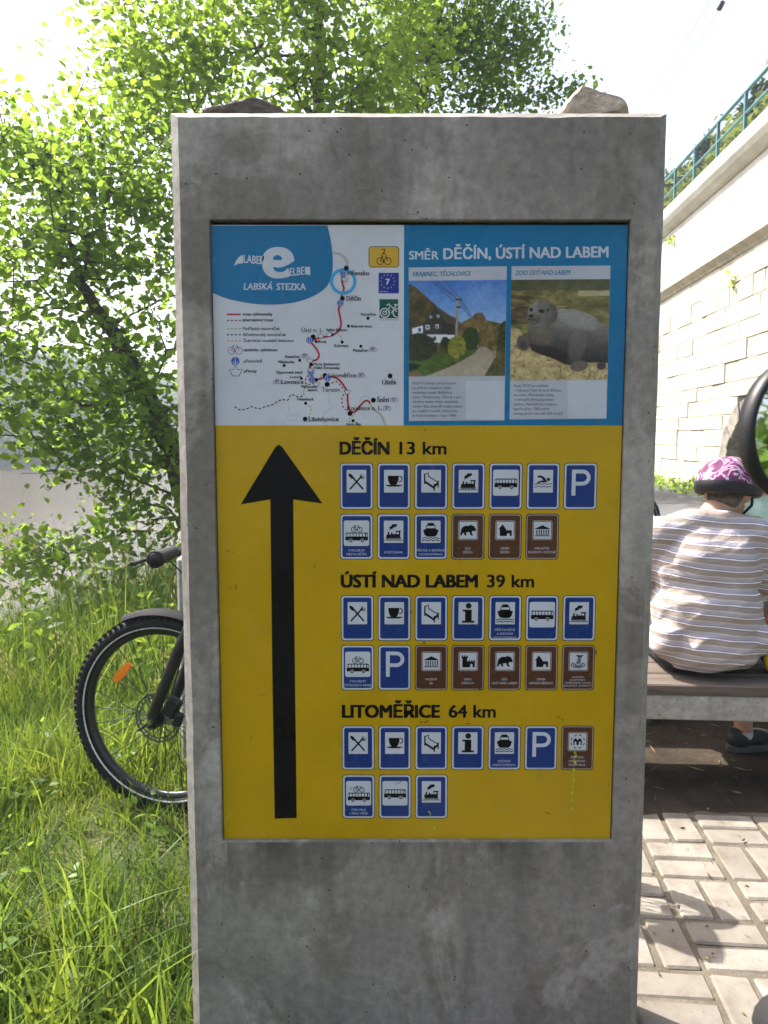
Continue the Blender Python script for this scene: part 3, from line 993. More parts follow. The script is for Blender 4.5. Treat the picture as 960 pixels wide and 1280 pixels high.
rs = np.random.RandomState(5)
def vnoise(x, y, sc, seed, octv=4):
    r = np.random.RandomState(seed)
    out = np.zeros_like(x)
    amp, tot = 1.0, 0.0
    for o in range(octv):
        g = r.rand(64, 64)
        xs, ys = x / sc * 2 ** o, y / sc * 2 ** o
        xi, yi = np.floor(xs).astype(int), np.floor(ys).astype(int)
        fx, fy = xs - xi, ys - yi
        fx, fy = fx * fx * (3 - 2 * fx), fy * fy * (3 - 2 * fy)
        a, b = g[xi % 64, yi % 64], g[(xi + 1) % 64, yi % 64]
        c, d = g[xi % 64, (yi + 1) % 64], g[(xi + 1) % 64, (yi + 1) % 64]
        out += amp * ((a * (1 - fx) + b * fx) * (1 - fy) + (c * (1 - fx) + d * fx) * fy)
        tot += amp
        amp *= 0.6
    return out / tot
class Paint:
    """a printed picture: colours laid on a fine grid of the print itself"""
    def __init__(self, x0, y0, x1, y1, n=190):
        self.n = n
        self.gx, self.gy = np.meshgrid(np.linspace(x0, x1, n), np.linspace(y0, y1, n))
        self.c = np.zeros((n, n, 3))
    def inside(self, poly):
        m = np.zeros(self.gx.shape, bool)
        P = list(poly)
        for (xa, ya), (xb, yb) in zip(P, P[1:] + P[:1]):
            if ya == yb:
                continue
            t = (self.gy - ya) / (yb - ya)
            m ^= ((ya > self.gy) != (yb > self.gy)) & (self.gx < xa + t * (xb - xa))
        return m
    def ell(self, cx, cy, rx, ry, an=0):
        dx, dy = self.gx - cx, self.gy - cy
        ca, sa = math.cos(R(an)), math.sin(R(an))
        return ((dx * ca + dy * sa) / rx) ** 2 + ((-dx * sa + dy * ca) / ry) ** 2
    def put(self, mask, col, alt=None, f=None, alpha=1.0):
        col = np.array(col, float)
        c = np.broadcast_to(col, self.c.shape)
        if alt is not None:
            f = np.clip(f, 0, 1)[..., None]
            c = col * (1 - f) + np.array(alt, float) * f
        mk = (np.asarray(mask, float) * alpha)[..., None]
        self.c = self.c * (1 - mk) + c * mk
    def build(self, name, quad, layer):
        n = self.n
        g1, g2 = vnoise(self.gx, self.gy, 13, 77, 3), vnoise(self.gx, self.gy, 45, 78, 4)
        self.c = self.c * (0.82 + 0.20 * g1 + 0.16 * g2)[..., None]
        for _ in range(1):
            p_ = np.pad(self.c, ((1, 1), (1, 1), (0, 0)), 'edge')
            self.c = (p_[:-2, 1:-1] + p_[2:, 1:-1] + p_[1:-1, :-2] + p_[1:-1, 2:] + 2 * self.c) / 6
        uu, vv = np.meshgrid(np.linspace(0, 1, n), np.linspace(0, 1, n))
        q = np.array(quad, float)
        U = (q[0][None, None] * ((1 - uu) * (1 - vv))[..., None] + q[1] * (uu * (1 - vv))[..., None] + q[2] * (uu * vv)[..., None] + q[3] * ((1 - uu) * vv)[..., None]).reshape(-1, 2)
        V = np.array([tuple(PP(a, b, layer) - TO) for a, b in U])
        i = np.arange(n * n).reshape(n, n)
        F = np.stack([i[:-1, :-1], i[:-1, 1:], i[1:, 1:], i[1:, :-1]], -1).reshape(-1, 4)
        o = np_mesh(name, V, F, [M_PHOTO], panel)
        c = np.clip(self.c.reshape(-1, 3) / 255.0, 0, 1)
        c = np.where(c <= 0.04045, c / 12.92, ((c + 0.055) / 1.055) ** 2.4) * 1.05
        at = o.data.color_attributes.new('Col', 'FLOAT_COLOR', 'POINT')
        at.data.foreach_set('color', np.concatenate([np.clip(c, 0, 0.9), np.ones((len(c), 1))], 1).astype(np.float32).ravel())
        return o
def photo_house():
    p = Paint(75, 65, 912, 893)
    gx, gy = p.gx, p.gy
    n1, n2, n3 = vnoise(gx, gy, 60, 1), vnoise(gx, gy, 25, 2), vnoise(gx, gy, 200, 3)
    p.put(gy < 2000, (64, 106, 176), (136, 166, 205), (gy - 65) / 420)
    p.put(np.clip((n3 - 0.45) * 4, 0, 1), (150, 175, 205), alpha=0.25)
    hill = p.inside([(60, 900), (60, 110), (90, 95), (150, 135), (200, 180), (290, 260), (380, 350), (470, 385), (560, 470), (560, 900)])
    p.put(hill, (58, 50, 30), (98, 78, 48), n1 * 2.4 - 0.7)
    p.put(hill & (n2 > 0.6), (40, 38, 20), alpha=0.5)
    far = p.inside([(480, 900), (500, 455), (560, 415), (620, 385), (650, 352), (690, 345), (712, 350), (742, 412), (800, 425), (870, 440), (930, 460), (930, 900)])
    p.put(far, (84, 70, 40), (126, 104, 62), n2 * 2.2 - 0.6)
    p.put(p.inside([(630, 400), (655, 352), (705, 347), (742, 412), (690, 420)]), (84, 62, 48), (120, 92, 68), n2 * 2 - 0.5)
    p.put(far & (n1 > 0.56), (66, 64, 28), alpha=0.6)
    p.put(p.inside([(820, 900), (850, 500), (880, 430), (930, 410), (930, 900)]), (38, 46, 20), (80, 76, 36), n2 * 2 - 0.6)
    # house
    p.put(p.inside([(100, 560), (105, 478), (200, 440), (200, 530), (470, 530), (470, 555), (340, 605), (300, 600)]), (205, 205, 210))
    p.put(p.inside([(300, 290), (330, 300), (520, 430), (545, 470), (480, 470), (395, 425)]), (66, 58, 46), (86, 76, 58), n2)
    p.put(p.inside([(100, 478), (195, 440), (255, 360), (300, 290), (350, 370), (395, 428), (475, 455), (475, 535), (195, 530), (195, 452)]), (44, 38, 38), (62, 54, 52), n2)
    for yy in (450, 475, 500, 524):
        p.put((np.abs(gy - yy) < 3) & (gx > 200) & (gx < 360), (90, 84, 84))
    for x, y in ((237, 468), (317, 463), (267, 380), (328, 375)):
        s = 16 if y > 400 else 11
        p.put((np.abs(gx - x) < s) & (np.abs(gy - y) < s * 1.1), (200, 200, 205))
        p.put((np.abs(gx - x) < s * 0.5) & (np.abs(gy - y) < s * 0.6), (80, 84, 96))
    p.put((np.abs(gx - 168) < 10) & (np.abs(gy - 490) < 16), (60, 60, 70))
    p.put((np.abs(gx - 300) < 14) & (np.abs(gy - 565) < 18), (70, 66, 62))
    # pole and wires
    for (xa, ya), (xb, yb) in (((270, 65), (480, 215)), ((310, 65), (490, 225)), ((380, 65), (500, 205)), ((300, 100), (470, 250)), ((520, 215), (620, 385)), ((510, 260), (600, 380)), ((515, 240), (560, 300))):
        t = np.clip(((gx - xa) * (xb - xa) + (gy - ya) * (yb - ya)) / ((xb - xa) ** 2 + (yb - ya) ** 2), 0, 1)
        d = np.hypot(gx - xa - t * (xb - xa), gy - ya - t * (yb - ya))
        p.put(d < 3.2, (52, 62, 92), alpha=0.7)
    p.put((np.abs(gx - 490 + (gy - 400) * 0.02) < 11) & (gy > 210) & (gy < 600), (138, 130, 112))
    p.put((np.abs(gx - 502) < 26) & (np.abs(gy - 232) < 8), (40, 40, 44))
    p.put((np.abs(gx - 505) < 20) & (np.abs(gy - 296) < 7), (40, 40, 44))
    p.put((np.abs(gx - 672) < 6) & (gy > 480) & (gy < 650), (130, 122, 96))
    # bushes, lawn, road
    p.put(p.inside([(60, 900), (60, 720), (300, 700), (500, 690), (690, 640), (600, 720), (300, 850), (230, 900)]), (52, 74, 22), (84, 102, 36), n2 * 2 - 0.5)
    p.put((p.ell(610, 570, 75, 100) < 1), (34, 46, 22), (58, 70, 34), n2)
    p.put(p.ell(390, 600, 38, 48) < 1, (28, 36, 18), (50, 56, 28), n2)
    p.put(p.ell(490, 640, 78, 92) < 0.8 + 0.5 * n2, (92, 98, 30), (140, 132, 50), n2 * 2 - 0.5)
    p.put(p.ell(160, 640, 150, 120) < 0.8 + 0.5 * n1, (34, 40, 24), (58, 58, 34), n2 * 2 - 0.5)
    p.put(p.inside([(60, 850), (60, 780), (180, 790), (150, 830)]), (30, 40, 16))
    p.put(p.inside([(195, 900), (330, 850), (500, 780), (640, 700), (690, 640), (740, 640), (800, 680), (820, 730), (790, 800), (730, 900)]), (142, 130, 108), (164, 152, 130), (gy - 640) / 250 * 0.6 + n2 * 0.4)
    p.put(p.inside([(60, 900), (60, 870), (150, 850), (220, 890)]), (120, 92, 60))
    p.put(p.inside([(730, 900), (780, 810), (815, 760), (830, 690), (930, 640), (930, 900)]), (60, 62, 30), (104, 92, 52), n2 * 2 - 0.5)
    p.put((np.abs(gx - 825) < 6) & (gy > 670) & (gy < 740), (150, 144, 130))
    p.put(p.ell(810, 690, 30, 12, 30) < 1, (150, 120, 90))
    p.build('picture_print', [(WX(36), WY(268)), (WX(441), WY(264)), (WX(434), WY(661)), (WX(37), WY(664))], 4)
def photo_seal():
    p = Paint(60, 62, 910, 920)
    gx, gy = p.gx, p.gy
    n1, n2, n3 = vnoise(gx, gy * 2.2, 70, 11), vnoise(gx, gy, 25, 12), vnoise(gx, gy, 160, 13)
    p.put(gy < 2000, (66, 66, 44), (92, 88, 58), n3 * 1.6 - 0.3)
    p.put((gy > 155) & (gy < 520), (86, 80, 44), (132, 120, 70), n1 * 2.4 - 0.7)
    p.put((gy > 150 + 20 * n1) & (gy < 205) & (gx > 640), (176, 170, 138), (150, 140, 96), n1)
    for cx, cy, rx, ry, an in ((160, 215, 110, 20, 5), (110, 270, 70, 20, -5), (160, 330, 120, 40, -8), (120, 400, 120, 45, 4), (480, 292, 60, 9, 2)):
        p.put(p.ell(cx, cy, rx, ry, an) < 0.7 + 0.6 * n1, (54, 44, 34), (108, 88, 62), n1 * 2 - 0.5)
    p.put(np.clip((1 - p.ell(490, 292, 50, 6)) * 5, 0, 1), (170, 160, 120))
    sand = p.inside([(50, 930), (50, 470), (130, 480), (220, 600), (500, 760), (930, 780), (930, 930)])
    p.put(sand, (150, 128, 84), (190, 170, 122), n1 * 2 - 0.5)
    p.put(sand & (n2 < 0.36), (96, 78, 50), alpha=0.6)
    body = p.inside(smooth_path([(215, 440), (212, 520), (230, 640), (300, 690), (420, 730), (540, 785), (640, 790), (720, 770), (900, 770), (930, 760), (930, 520), (860, 450), (760, 370), (640, 325), (540, 312), (470, 318), (440, 420), (330, 450)], 5))
    sh = (gy - 320 - (gx - 400) * 0.12) / 420
    p.put(body, (136, 130, 120), (40, 34, 32), sh * 1.05 + (n2 - 0.5) * 0.25)
    p.put(body * np.clip((1 - p.ell(640, 420, 210, 70, 18)) * 1.6, 0, 1), (150, 146, 136), alpha=0.5)
    p.put(body * np.clip((1 - p.ell(330, 560, 110, 110)) * 1.6, 0, 1), (120, 106, 84), alpha=0.45)
    p.put(body * np.clip((1 - p.ell(420, 690, 220, 60, 18)) * 1.6, 0, 1), (36, 30, 30), alpha=0.7)
    p.put(body * np.clip((1 - p.ell(640, 640, 90, 180, 12)) * 1.6, 0, 1), (116, 104, 98), alpha=0.5)
    p.put(np.clip((1 - p.ell(660, 800, 80, 50, -10)) * 5, 0, 1), (110, 98, 88), (80, 70, 62), n2)
    p.put(np.clip((1 - p.ell(172, 600, 60, 72, -15)) * 5, 0, 1), (70, 62, 58), (100, 92, 84), n2)
    p.put(np.clip((1 - p.ell(172, 620, 30, 36, -15)) * 5, 0, 1), (52, 44, 42), alpha=0.6)
    p.put(np.clip((1 - p.ell(855, 800, 42, 36)) * 5, 0, 1), (50, 44, 40), (80, 70, 60), n2)
    hd = np.clip((1 - p.ell(335, 350, 135, 118, 12)) * 7, 0, 1)
    p.put(hd, (124, 118, 110), (64, 58, 54), (gx - 260) / 260 + (n2 - 0.5) * 0.5)
    p.put(np.clip((1 - p.ell(255, 400, 66, 52, 10)) * 5, 0, 1), (112, 104, 96), (84, 76, 70), n2)
    p.put(np.clip((1 - p.ell(250, 412, 58, 34)) * 5, 0, 1), (88, 76, 70), alpha=0.7)
    p.put(np.clip((1 - p.ell(325, 330, 26, 17, 10)) * 5, 0, 1), (34, 28, 26))
    p.put(np.clip((1 - p.ell(234, 318, 14, 18)) * 5, 0, 1), (34, 28, 26))
    p.put(np.clip((1 - p.ell(236, 372, 20, 12)) * 5, 0, 1), (30, 24, 24))
    p.put(np.clip((1 - p.ell(380, 320, 7, 12)) * 5, 0, 1), (44, 36, 34))
    p.put(np.clip((1 - p.ell(308, 254, 9, 7)) * 5, 0, 1), (70, 60, 54))
    p.put((np.abs(gy - 402 - (gx - 240) * 0.1) < 4) & (gx > 205) & (gx < 300), (50, 42, 40))
    p.build('picture_print', [(WX(461), WY(264)), (WX(869), WY(261)), (WX(858), WY(678)), (WX(455), WY(681))], 4)
photo_house()
photo_seal()

# --- yellow field ---------------------------------------------------
def f_arrow(a):
    a.poly([(348.5, 555.5), (353, 559), (403.3, 629.5), (366.6, 624.3), (367.8, 760), (370.9, 1022.5), (343.3, 1023.5), (340.2, 830), (337.8, 624.3), (300.8, 630.5), (344, 559)], 'black', 2)
art('direction_arrow', f_arrow, label='tall black arrow pointing straight up')
for s, xa, xb, km, xc, xd, yb in [('DĚČÍN', 424.8, 486.5, '13 km', 499.5, 558, 567.8), ('ÚSTÍ NAD LABEM', 426.3, 597, '39 km', 609, 667.5, 734), ('LITOMĚŘICE', 427.8, 549.5, '64 km', 561, 619.5, 896.8)]:
    art('place_name', lambda a: a.text(s, xa, xb, yb, 15.2, 'black', 2, 0.062))
    art('distance_lettering', lambda a: a.text(km, xc, xd, yb, 15.2, 'black', 2, 0.036))

def tile_base(a, kind):
    rim, face, pale = ('tilerim', 'tile', 'pale') if kind == 'blue' else ('brownrim', 'brown', 'palebrown')
    a.rrect(0, 0, 1, 1, 0.10, rim, 2, 0.072)
    if kind == 'blue':
        a.rrect(0.022, 0.016, 0.978, 0.984, 0.09, pale, 3, 0.065)
        a.rrect(0.072, 0.052, 0.928, 0.948, 0.06, face, 4, 0.043)
    else:
        a.rrect(0.025, 0.018, 0.975, 0.982, 0.09, pale, 3, 0.065)
        a.rrect(0.05, 0.036, 0.95, 0.964, 0.075, face, 4, 0.054)
class Sub:
    """pictogram frame inside a tile (0..1, y down)"""
    def __init__(self, a, x0, y0, x1, y1, L=6):
        self.a, self.x0, self.y0, self.w, self.h, self.L = a, x0, y0, x1 - x0, y1 - y0, L
        self.asp = (x1 - x0) * 41.5 / ((y1 - y0) * 58.0)
    def t(self, p):
        return (self.x0 + p[0] * self.w, self.y0 + p[1] * self.h)
    def poly(self, pts, mat='black', L=0):
        self.a.poly([self.t(p) for p in pts], mat, self.L + L)
    def circ(self, x, y, r, mat='black', L=0, n=16, ry=None):
        self.poly(arc(x, y, r, 0, 360 - 360 / n, n - 1, ry or r * self.asp), mat, L)
    def line(self, pts, w, mat='black', L=0, closed=False):
        P = [np.array((p[0], p[1] / self.asp)) for p in pts]
        n = len(P)
        lf, rt = [], []
        for i in range(n):
            q = P[i - 1] if (i > 0 or closed) else P[i]
            c = P[(i + 1) % n] if (i < n - 1 or closed) else P[i]
            t = (c - q) / max(np.linalg.norm(c - q), 1e-9)
            nn = np.array([-t[1], t[0]]) * w / 2
            lf.append(P[i] + nn)
            rt.append(P[i] - nn)
        vs = [self.a.pt(*self.t((p[0], p[1] * self.asp)), self.L + L) for p in lf + rt]
        self.a.b.add(vs, [(i, (i + 1) % n, n + (i + 1) % n, n + i) for i in range(n if closed else n - 1)], PR[mat])
    def ring(self, x, y, r, w, mat='black', L=0, n=16):
        self.line(arc(x, y, r, 0, 360 - 360 / n, n - 1, r * self.asp), w, mat, L, True)

def g_food(s):
    s.line([(0.16, 0.86), (0.74, 0.30)], 0.085)
    s.line([(0.84, 0.86), (0.30, 0.32)], 0.085)
    s.poly([(s_x, s_y) for s_x, s_y in [(0.08, 0.17), (0.17, 0.16), (0.28, 0.22), (0.36, 0.33), (0.33, 0.40), (0.22, 0.38), (0.11, 0.28)]])
    s.poly([(0.66, 0.30), (0.70, 0.24), (0.84, 0.36), (0.78, 0.41)])
    for k in range(4):
        x, y = 0.66 + k * 0.055, 0.26 + k * 0.045
        s.line([(x + 0.02, y + 0.02), (x + 0.10, y - 0.10)], 0.032)
def g_cup(s):
    s.poly([(0.19, 0.26), (0.76, 0.26), (0.74, 0.45), (0.66, 0.62), (0.60, 0.66), (0.34, 0.66), (0.27, 0.60), (0.20, 0.44)])
    s.line(arc(0.80, 0.40, 0.12, -100, 110, 10, 0.11), 0.055)
    s.poly([(0.06, 0.66), (0.94, 0.66), (0.90, 0.70), (0.74, 0.74), (0.26, 0.74), (0.10, 0.70)])
def g_bed(s):
    s.line([(0.17, 0.17), (0.17, 0.62)], 0.075)
    s.line([(0.16, 0.20), (0.36, 0.13), (0.36, 0.30)], 0.055)
    s.poly([(0.17, 0.46), (0.66, 0.74), (0.66, 0.86), (0.17, 0.57)])
    s.line([(0.36, 0.29), (0.86, 0.55)], 0.05)
    s.poly([(0.66, 0.66), (0.86, 0.51), (0.86, 0.64), (0.66, 0.80)])
    s.line([(0.66, 0.62), (0.66, 0.92)], 0.07)
    s.line([(0.86, 0.47), (0.86, 0.78)], 0.06)
def g_train(s):
    s.poly(smooth_path([(0.27, 0.44), (0.30, 0.34), (0.28, 0.28), (0.38, 0.24), (0.42, 0.17), (0.58, 0.15), (0.68, 0.17), (0.64, 0.27), (0.52, 0.30), (0.46, 0.36), (0.37, 0.38)], 3))
    s.poly([(0.14, 0.62), (0.20, 0.62), (0.20, 0.50), (0.28, 0.50), (0.28, 0.62), (0.36, 0.62), (0.36, 0.54), (0.44, 0.54), (0.44, 0.60), (0.62, 0.60), (0.62, 0.48), (0.58, 0.48), (0.58, 0.45), (0.88, 0.45), (0.88, 0.49), (0.84, 0.49), (0.84, 0.74), (0.90, 0.80), (0.08, 0.82), (0.12, 0.74)])
    s.poly([(0.66, 0.51), (0.76, 0.51), (0.76, 0.61), (0.66, 0.61)], 'pale', 1)
    for x in (0.22, 0.37, 0.52, 0.68, 0.80):
        s.circ(x, 0.80, 0.062)
        s.circ(x, 0.80, 0.022, 'pale', 1, 8)
    s.poly([(0.0, 0.865), (1.0, 0.865), (1.0, 0.895), (0.0, 0.895)])
def g_bus(s, y=0.0, k=1.0, x0=0.06, x1=0.95):
    def q(x, yy):
        return (x0 + (x1 - x0) * x, 0.34 + y + yy * 0.40 * k)
    s.poly([q(0.01, 0.10), q(0.05, 0.0), q(0.96, 0.0), q(1.0, 0.12), q(1.0, 0.80), q(0.97, 0.84), q(0.02, 0.84), q(0, 0.78)])
    for i in range(6):
        a = 0.09 + i * 0.135
        s.poly([q(a, 0.10), q(a + 0.105, 0.10), q(a + 0.105, 0.42), q(a, 0.42)], 'pale', 1)
    s.poly([q(0.02, 0.12), q(0.06, 0.10), q(0.06, 0.44), q(0.02, 0.44)], 'pale', 1)
    s.poly([q(0.915, 0.12), q(0.965, 0.12), q(0.975, 0.44), q(0.915, 0.44)], 'pale', 1)
    for x in (0.24, 0.75):
        c = q(x, 0.86)
        s.circ(c[0], c[1], 0.078, 'pale', 2)
        s.circ(c[0], c[1], 0.062, 'black', 3)
        s.circ(c[0], c[1], 0.026, 'pale', 4, 10)
def g_cyclobus(s):
    g_bus(s, 0.135, 0.92)
    for x in (0.39, 0.63):
        s.ring(x, 0.36, 0.095, 0.028)
    s.line([(0.39, 0.36), (0.50, 0.38), (0.59, 0.26), (0.45, 0.26), (0.50, 0.38)], 0.026)
    s.line([(0.63, 0.36), (0.58, 0.21), (0.53, 0.20)], 0.026)
    s.line([(0.39, 0.36), (0.44, 0.22)], 0.026)
    s.line([(0.40, 0.21), (0.49, 0.21)], 0.032)
def g_swim(s):
    s.circ(0.77, 0.42, 0.085)
    s.poly([(0.20, 0.27), (0.36, 0.24), (0.54, 0.31), (0.66, 0.44), (0.72, 0.54), (0.40, 0.56), (0.12, 0.60), (0.30, 0.50), (0.50, 0.46), (0.40, 0.35), (0.22, 0.33)])
    for y in (0.62, 0.74):
        s.line([(0.06 + 0.88 * i / 24, y + 0.022 * math.sin(i / 24 * 6 * PI)) for i in range(25)], 0.035)
def g_ship(s):
    s.poly([(0.34, 0.10), (0.66, 0.10), (0.66, 0.18), (0.72, 0.18), (0.76, 0.38), (0.90, 0.42), (0.82, 0.64), (0.70, 0.72), (0.30, 0.72), (0.18, 0.64), (0.10, 0.42), (0.24, 0.38), (0.28, 0.18), (0.34, 0.18)])
    s.poly([(0.30, 0.24), (0.70, 0.24), (0.71, 0.34), (0.29, 0.34)], 'pale', 1)
    for y in (0.78, 0.88):
        s.line([(0.05 + 0.9 * i / 24, y + 0.018 * math.sin(i / 24 * 7 * PI)) for i in range(25)], 0.045)
def g_info(s):
    s.circ(0.52, 0.17, 0.15)
    s.poly([(0.22, 0.34), (0.68, 0.34), (0.68, 0.84), (0.82, 0.84), (0.82, 0.93), (0.18, 0.93), (0.18, 0.84), (0.34, 0.84), (0.34, 0.43), (0.22, 0.43)])
def g_bear(s):
    s.poly(smooth_path([(0.08, 0.58), (0.10, 0.44), (0.20, 0.30), (0.36, 0.23), (0.52, 0.24), (0.66, 0.17), (0.72, 0.22), (0.84, 0.24), (0.88, 0.32), (0.96, 0.44), (0.94, 0.54), (0.84, 0.55), (0.74, 0.56), (0.72, 0.68), (0.80, 0.78), (0.72, 0.82), (0.62, 0.76), (0.58, 0.62), (0.44, 0.62), (0.38, 0.66), (0.42, 0.80), (0.30, 0.80), (0.25, 0.66), (0.16, 0.70), (0.16, 0.80), (0.06, 0.80), (0.04, 0.72)], 2))
def g_zamek(s):
    s.poly([(0.10, 0.46), (0.34, 0.14), (0.56, 0.46), (0.56, 0.50), (0.88, 0.50), (0.88, 0.84), (0.76, 0.84), (0.76, 0.72), (0.68, 0.66), (0.60, 0.72), (0.60, 0.84), (0.18, 0.84), (0.18, 0.46)])
def g_museum(s):
    s.poly([(0.08, 0.40), (0.50, 0.20), (0.92, 0.40), (0.92, 0.44), (0.08, 0.44)])
    for i in range(6):
        x = 0.15 + i * 0.135
        s.poly([(x, 0.47), (x + 0.065, 0.47), (x + 0.065, 0.73), (x, 0.73)])
    s.poly([(0.10, 0.75), (0.90, 0.75), (0.90, 0.79), (0.10, 0.79)])
    s.poly([(0.07, 0.81), (0.93, 0.81), (0.93, 0.86), (0.07, 0.86)])
def g_hrad(s):
    s.poly([(0.12, 0.14), (0.20, 0.14), (0.20, 0.22), (0.26, 0.22), (0.26, 0.14), (0.34, 0.14), (0.34, 0.22), (0.40, 0.22), (0.40, 0.16), (0.48, 0.16), (0.48, 0.30), (0.44, 0.34), (0.44, 0.50), (0.54, 0.50), (0.54, 0.42), (0.60, 0.42), (0.60, 0.50), (0.68, 0.50), (0.68, 0.42), (0.75, 0.42), (0.75, 0.50), (0.82, 0.50), (0.82, 0.42), (0.90, 0.42), (0.90, 0.86), (0.76, 0.86), (0.76, 0.70), (0.69, 0.64), (0.62, 0.70), (0.62, 0.86), (0.16, 0.86), (0.16, 0.34), (0.12, 0.30)])
def g_fall(s):
    s.poly([(0.34, 0.12), (0.60, 0.14), (0.84, 0.13), (0.68, 0.22), (0.62, 0.64), (0.36, 0.66), (0.46, 0.26)])
    for x in (0.46, 0.52, 0.58):
        s.line([(x + 0.03, 0.24), (x - 0.02 + (x - .52) * .6, 0.64)], 0.022, 'pale', 1)
    for rx, ry in ((0.40, 0.165), (0.29, 0.10), (0.17, 0.045)):
        s.line(arc(0.48, 0.72, rx, -55, 235, 23, ry), 0.045, 'black', 1)
def g_town(s):
    for i in range(8):
        a = i * 45 + 10
        s.line(arc(0.5, 0.5, 0.40, a, a + 26, 5), 0.05)
    for x in (0.37, 0.62):
        s.poly([(x - 0.13, 0.70), (x - 0.13, 0.42), (x, 0.28), (x + 0.13, 0.42), (x + 0.13, 0.70), (x + 0.05, 0.70), (x + 0.05, 0.50), (x - 0.05, 0.50), (x - 0.05, 0.70)])
def g_park(a):
    a.rect(0.24, 0.145, 0.355, 0.70, 'pale', 5)
    outer = [(0.30, 0.145)] + arc(0.56, 0.315, 0.24, -90, 90, 12, 0.17) + [(0.30, 0.485)]
    inner = [(0.30, 0.225)] + arc(0.55, 0.315, 0.14, -90, 90, 12, 0.09) + [(0.30, 0.405)]
    n = len(outer)
    vs = [a.pt(x, y, 5.4) for x, y in outer + inner]
    a.b.add(vs, [(i, i + 1, n + i + 1, n + i) for i in range(n - 1)], PR['pale'])

def tile(name, kind, fn, lines, ua, ub, va, vb, skew):
    a = Art(lambda x, y: (ua + (ub - ua) * x + skew * y, va + (vb - va) * y), 0)
    tile_base(a, kind)
    if fn is g_park:
        g_park(a)
    elif kind == 'brown':
        a.rrect(0.195, 0.140, 0.815, 0.580, 0.05, 'brownrim', 4.6, 0.036)
        a.rrect(0.205, 0.147, 0.805, 0.573, 0.05, 'palebrown', 5, 0.036)
        a.rrect(0.228, 0.163, 0.782, 0.557, 0.03, 'brownrim', 5.3, 0.022)
        a.rrect(0.245, 0.175, 0.765, 0.545, 0.02, 'pale', 5.6, 0.015)
        fn(Sub(a, 0.245, 0.175, 0.765, 0.545))
    elif fn in (g_bus, g_cyclobus):
        a.rrect(0.10, 0.135, 0.90, 0.715, 0.07, 'tilerim', 4.6, 0.05)
        a.rrect(0.115, 0.146, 0.885, 0.704, 0.06, 'pale', 5, 0.043)
        fn(Sub(a, 0.115, 0.146, 0.885, 0.704))
    else:
        a.rrect(0.188, 0.138, 0.812, 0.648, 0.03, 'tilerim', 4.6, 0.022)
        a.rrect(0.205, 0.150, 0.795, 0.636, 0.02, 'pale', 5, 0.015)
        fn(Sub(a, 0.205, 0.150, 0.795, 0.636))
    n = len(lines)
    for i, s in enumerate(lines):
        w = min(0.86, 0.055 * len(s)) if n < 4 else min(0.86, 0.048 * len(s))
        step = 0.085 if n < 4 else 0.062
        y = (0.845 if kind == 'blue' else 0.80) + (i - (n - 1) / 2) * step + 0.02
        a.text(s, 0.5 - w / 2, 0.5 + w / 2, y, 0.046 if n < 4 else 0.036, 'pale', 5, 0.0)
    return a.build(name, panel, TO)
rows = [
    (424.7, 747.0, 578.5, 637.0, [('restaurant', 'blue', g_food, []), ('cafe', 'blue', g_cup, []), ('lodging', 'blue', g_bed, []), ('steam_train', 'blue', g_train, []), ('bus', 'blue', g_bus, []), ('swimming', 'blue', g_swim, []), ('parking', 'blue', g_park, [])]),
    (424.8, 745.5, 642.2, 699.4, [('cycle_bus', 'blue', g_cyclobus, ['CYKLOBUSY', 'MĚSTA DĚČÍN']), ('steam_train', 'blue', g_train, ['KOZÍ DRÁHA']), ('ferry', 'blue', g_ship, ['PŘÍVOZ A SEZÓNNÍ', 'LODNÍ DOPRAVA']), ('zoo', 'brown', g_bear, ['ZOO', 'DĚČÍN']), ('chateau', 'brown', g_zamek, ['ZÁMEK', 'DĚČÍN']), ('museum', 'brown', g_museum, ['OBLASTNÍ', 'MUZEUM V DĚČÍNĚ'])]),
    (426.0, 745.0, 744.0, 801.2, [('restaurant', 'blue', g_food, []), ('cafe', 'blue', g_cup, []), ('lodging', 'blue', g_bed, []), ('information', 'blue', g_info, []), ('ferry', 'blue', g_ship, ['PŘÍSTAVIŠTĚ', 'A SEZÓNNÍ', 'LODNÍ DOPRAVA']), ('bus', 'blue', g_bus, []), ('steam_train', 'blue', g_train, [])]),
    (426.6, 743.8, 806.2, 863.0, [('cycle_bus', 'blue', g_cyclobus, ['CYKLOBUSY', 'ÚSTECKÉHO KRAJE']), ('parking', 'blue', g_park, []), ('museum', 'brown', g_museum, ['MUZEUM', '4x']), ('castle', 'brown', g_hrad, ['HRAD', 'STŘEKOV']), ('zoo', 'brown', g_bear, ['ZOO', 'ÚSTÍ NAD LABEM']), ('chateau', 'brown', g_zamek, ['ZÁMEK', 'KRÁSNÉ BŘEZNO']), ('waterfall', 'brown', g_fall, ['VODOPÁDY', 'KLOPOTSKÝ,', 'TAMBUŠSKÉ, RAČIM,', 'BUDOVSKÝ, SLUNECKÝ'])]),
    (427.2, 742.8, 907.0, 962.6, [('restaurant', 'blue', g_food, []), ('cafe', 'blue', g_cup, []), ('lodging', 'blue', g_bed, []), ('information', 'blue', g_info, []), ('ferry', 'blue', g_ship, ['SEZÓNNÍ', 'LODNÍ DOPRAVA']), ('parking', 'blue', g_park, []), ('old_town', 'brown', g_town, ['MĚSTSKÁ', 'PAMÁTKOVÁ', 'REZERVACE'])]),
    (427.9, 742.0, 968.2, 1023.2, [('cycle_bus', 'blue', g_cyclobus, ['CYKLOBUS', 'I PRO PĚŠÍ']), ('bus', 'blue', g_bus, []), ('steam_train', 'blue', g_train, [])]),
]
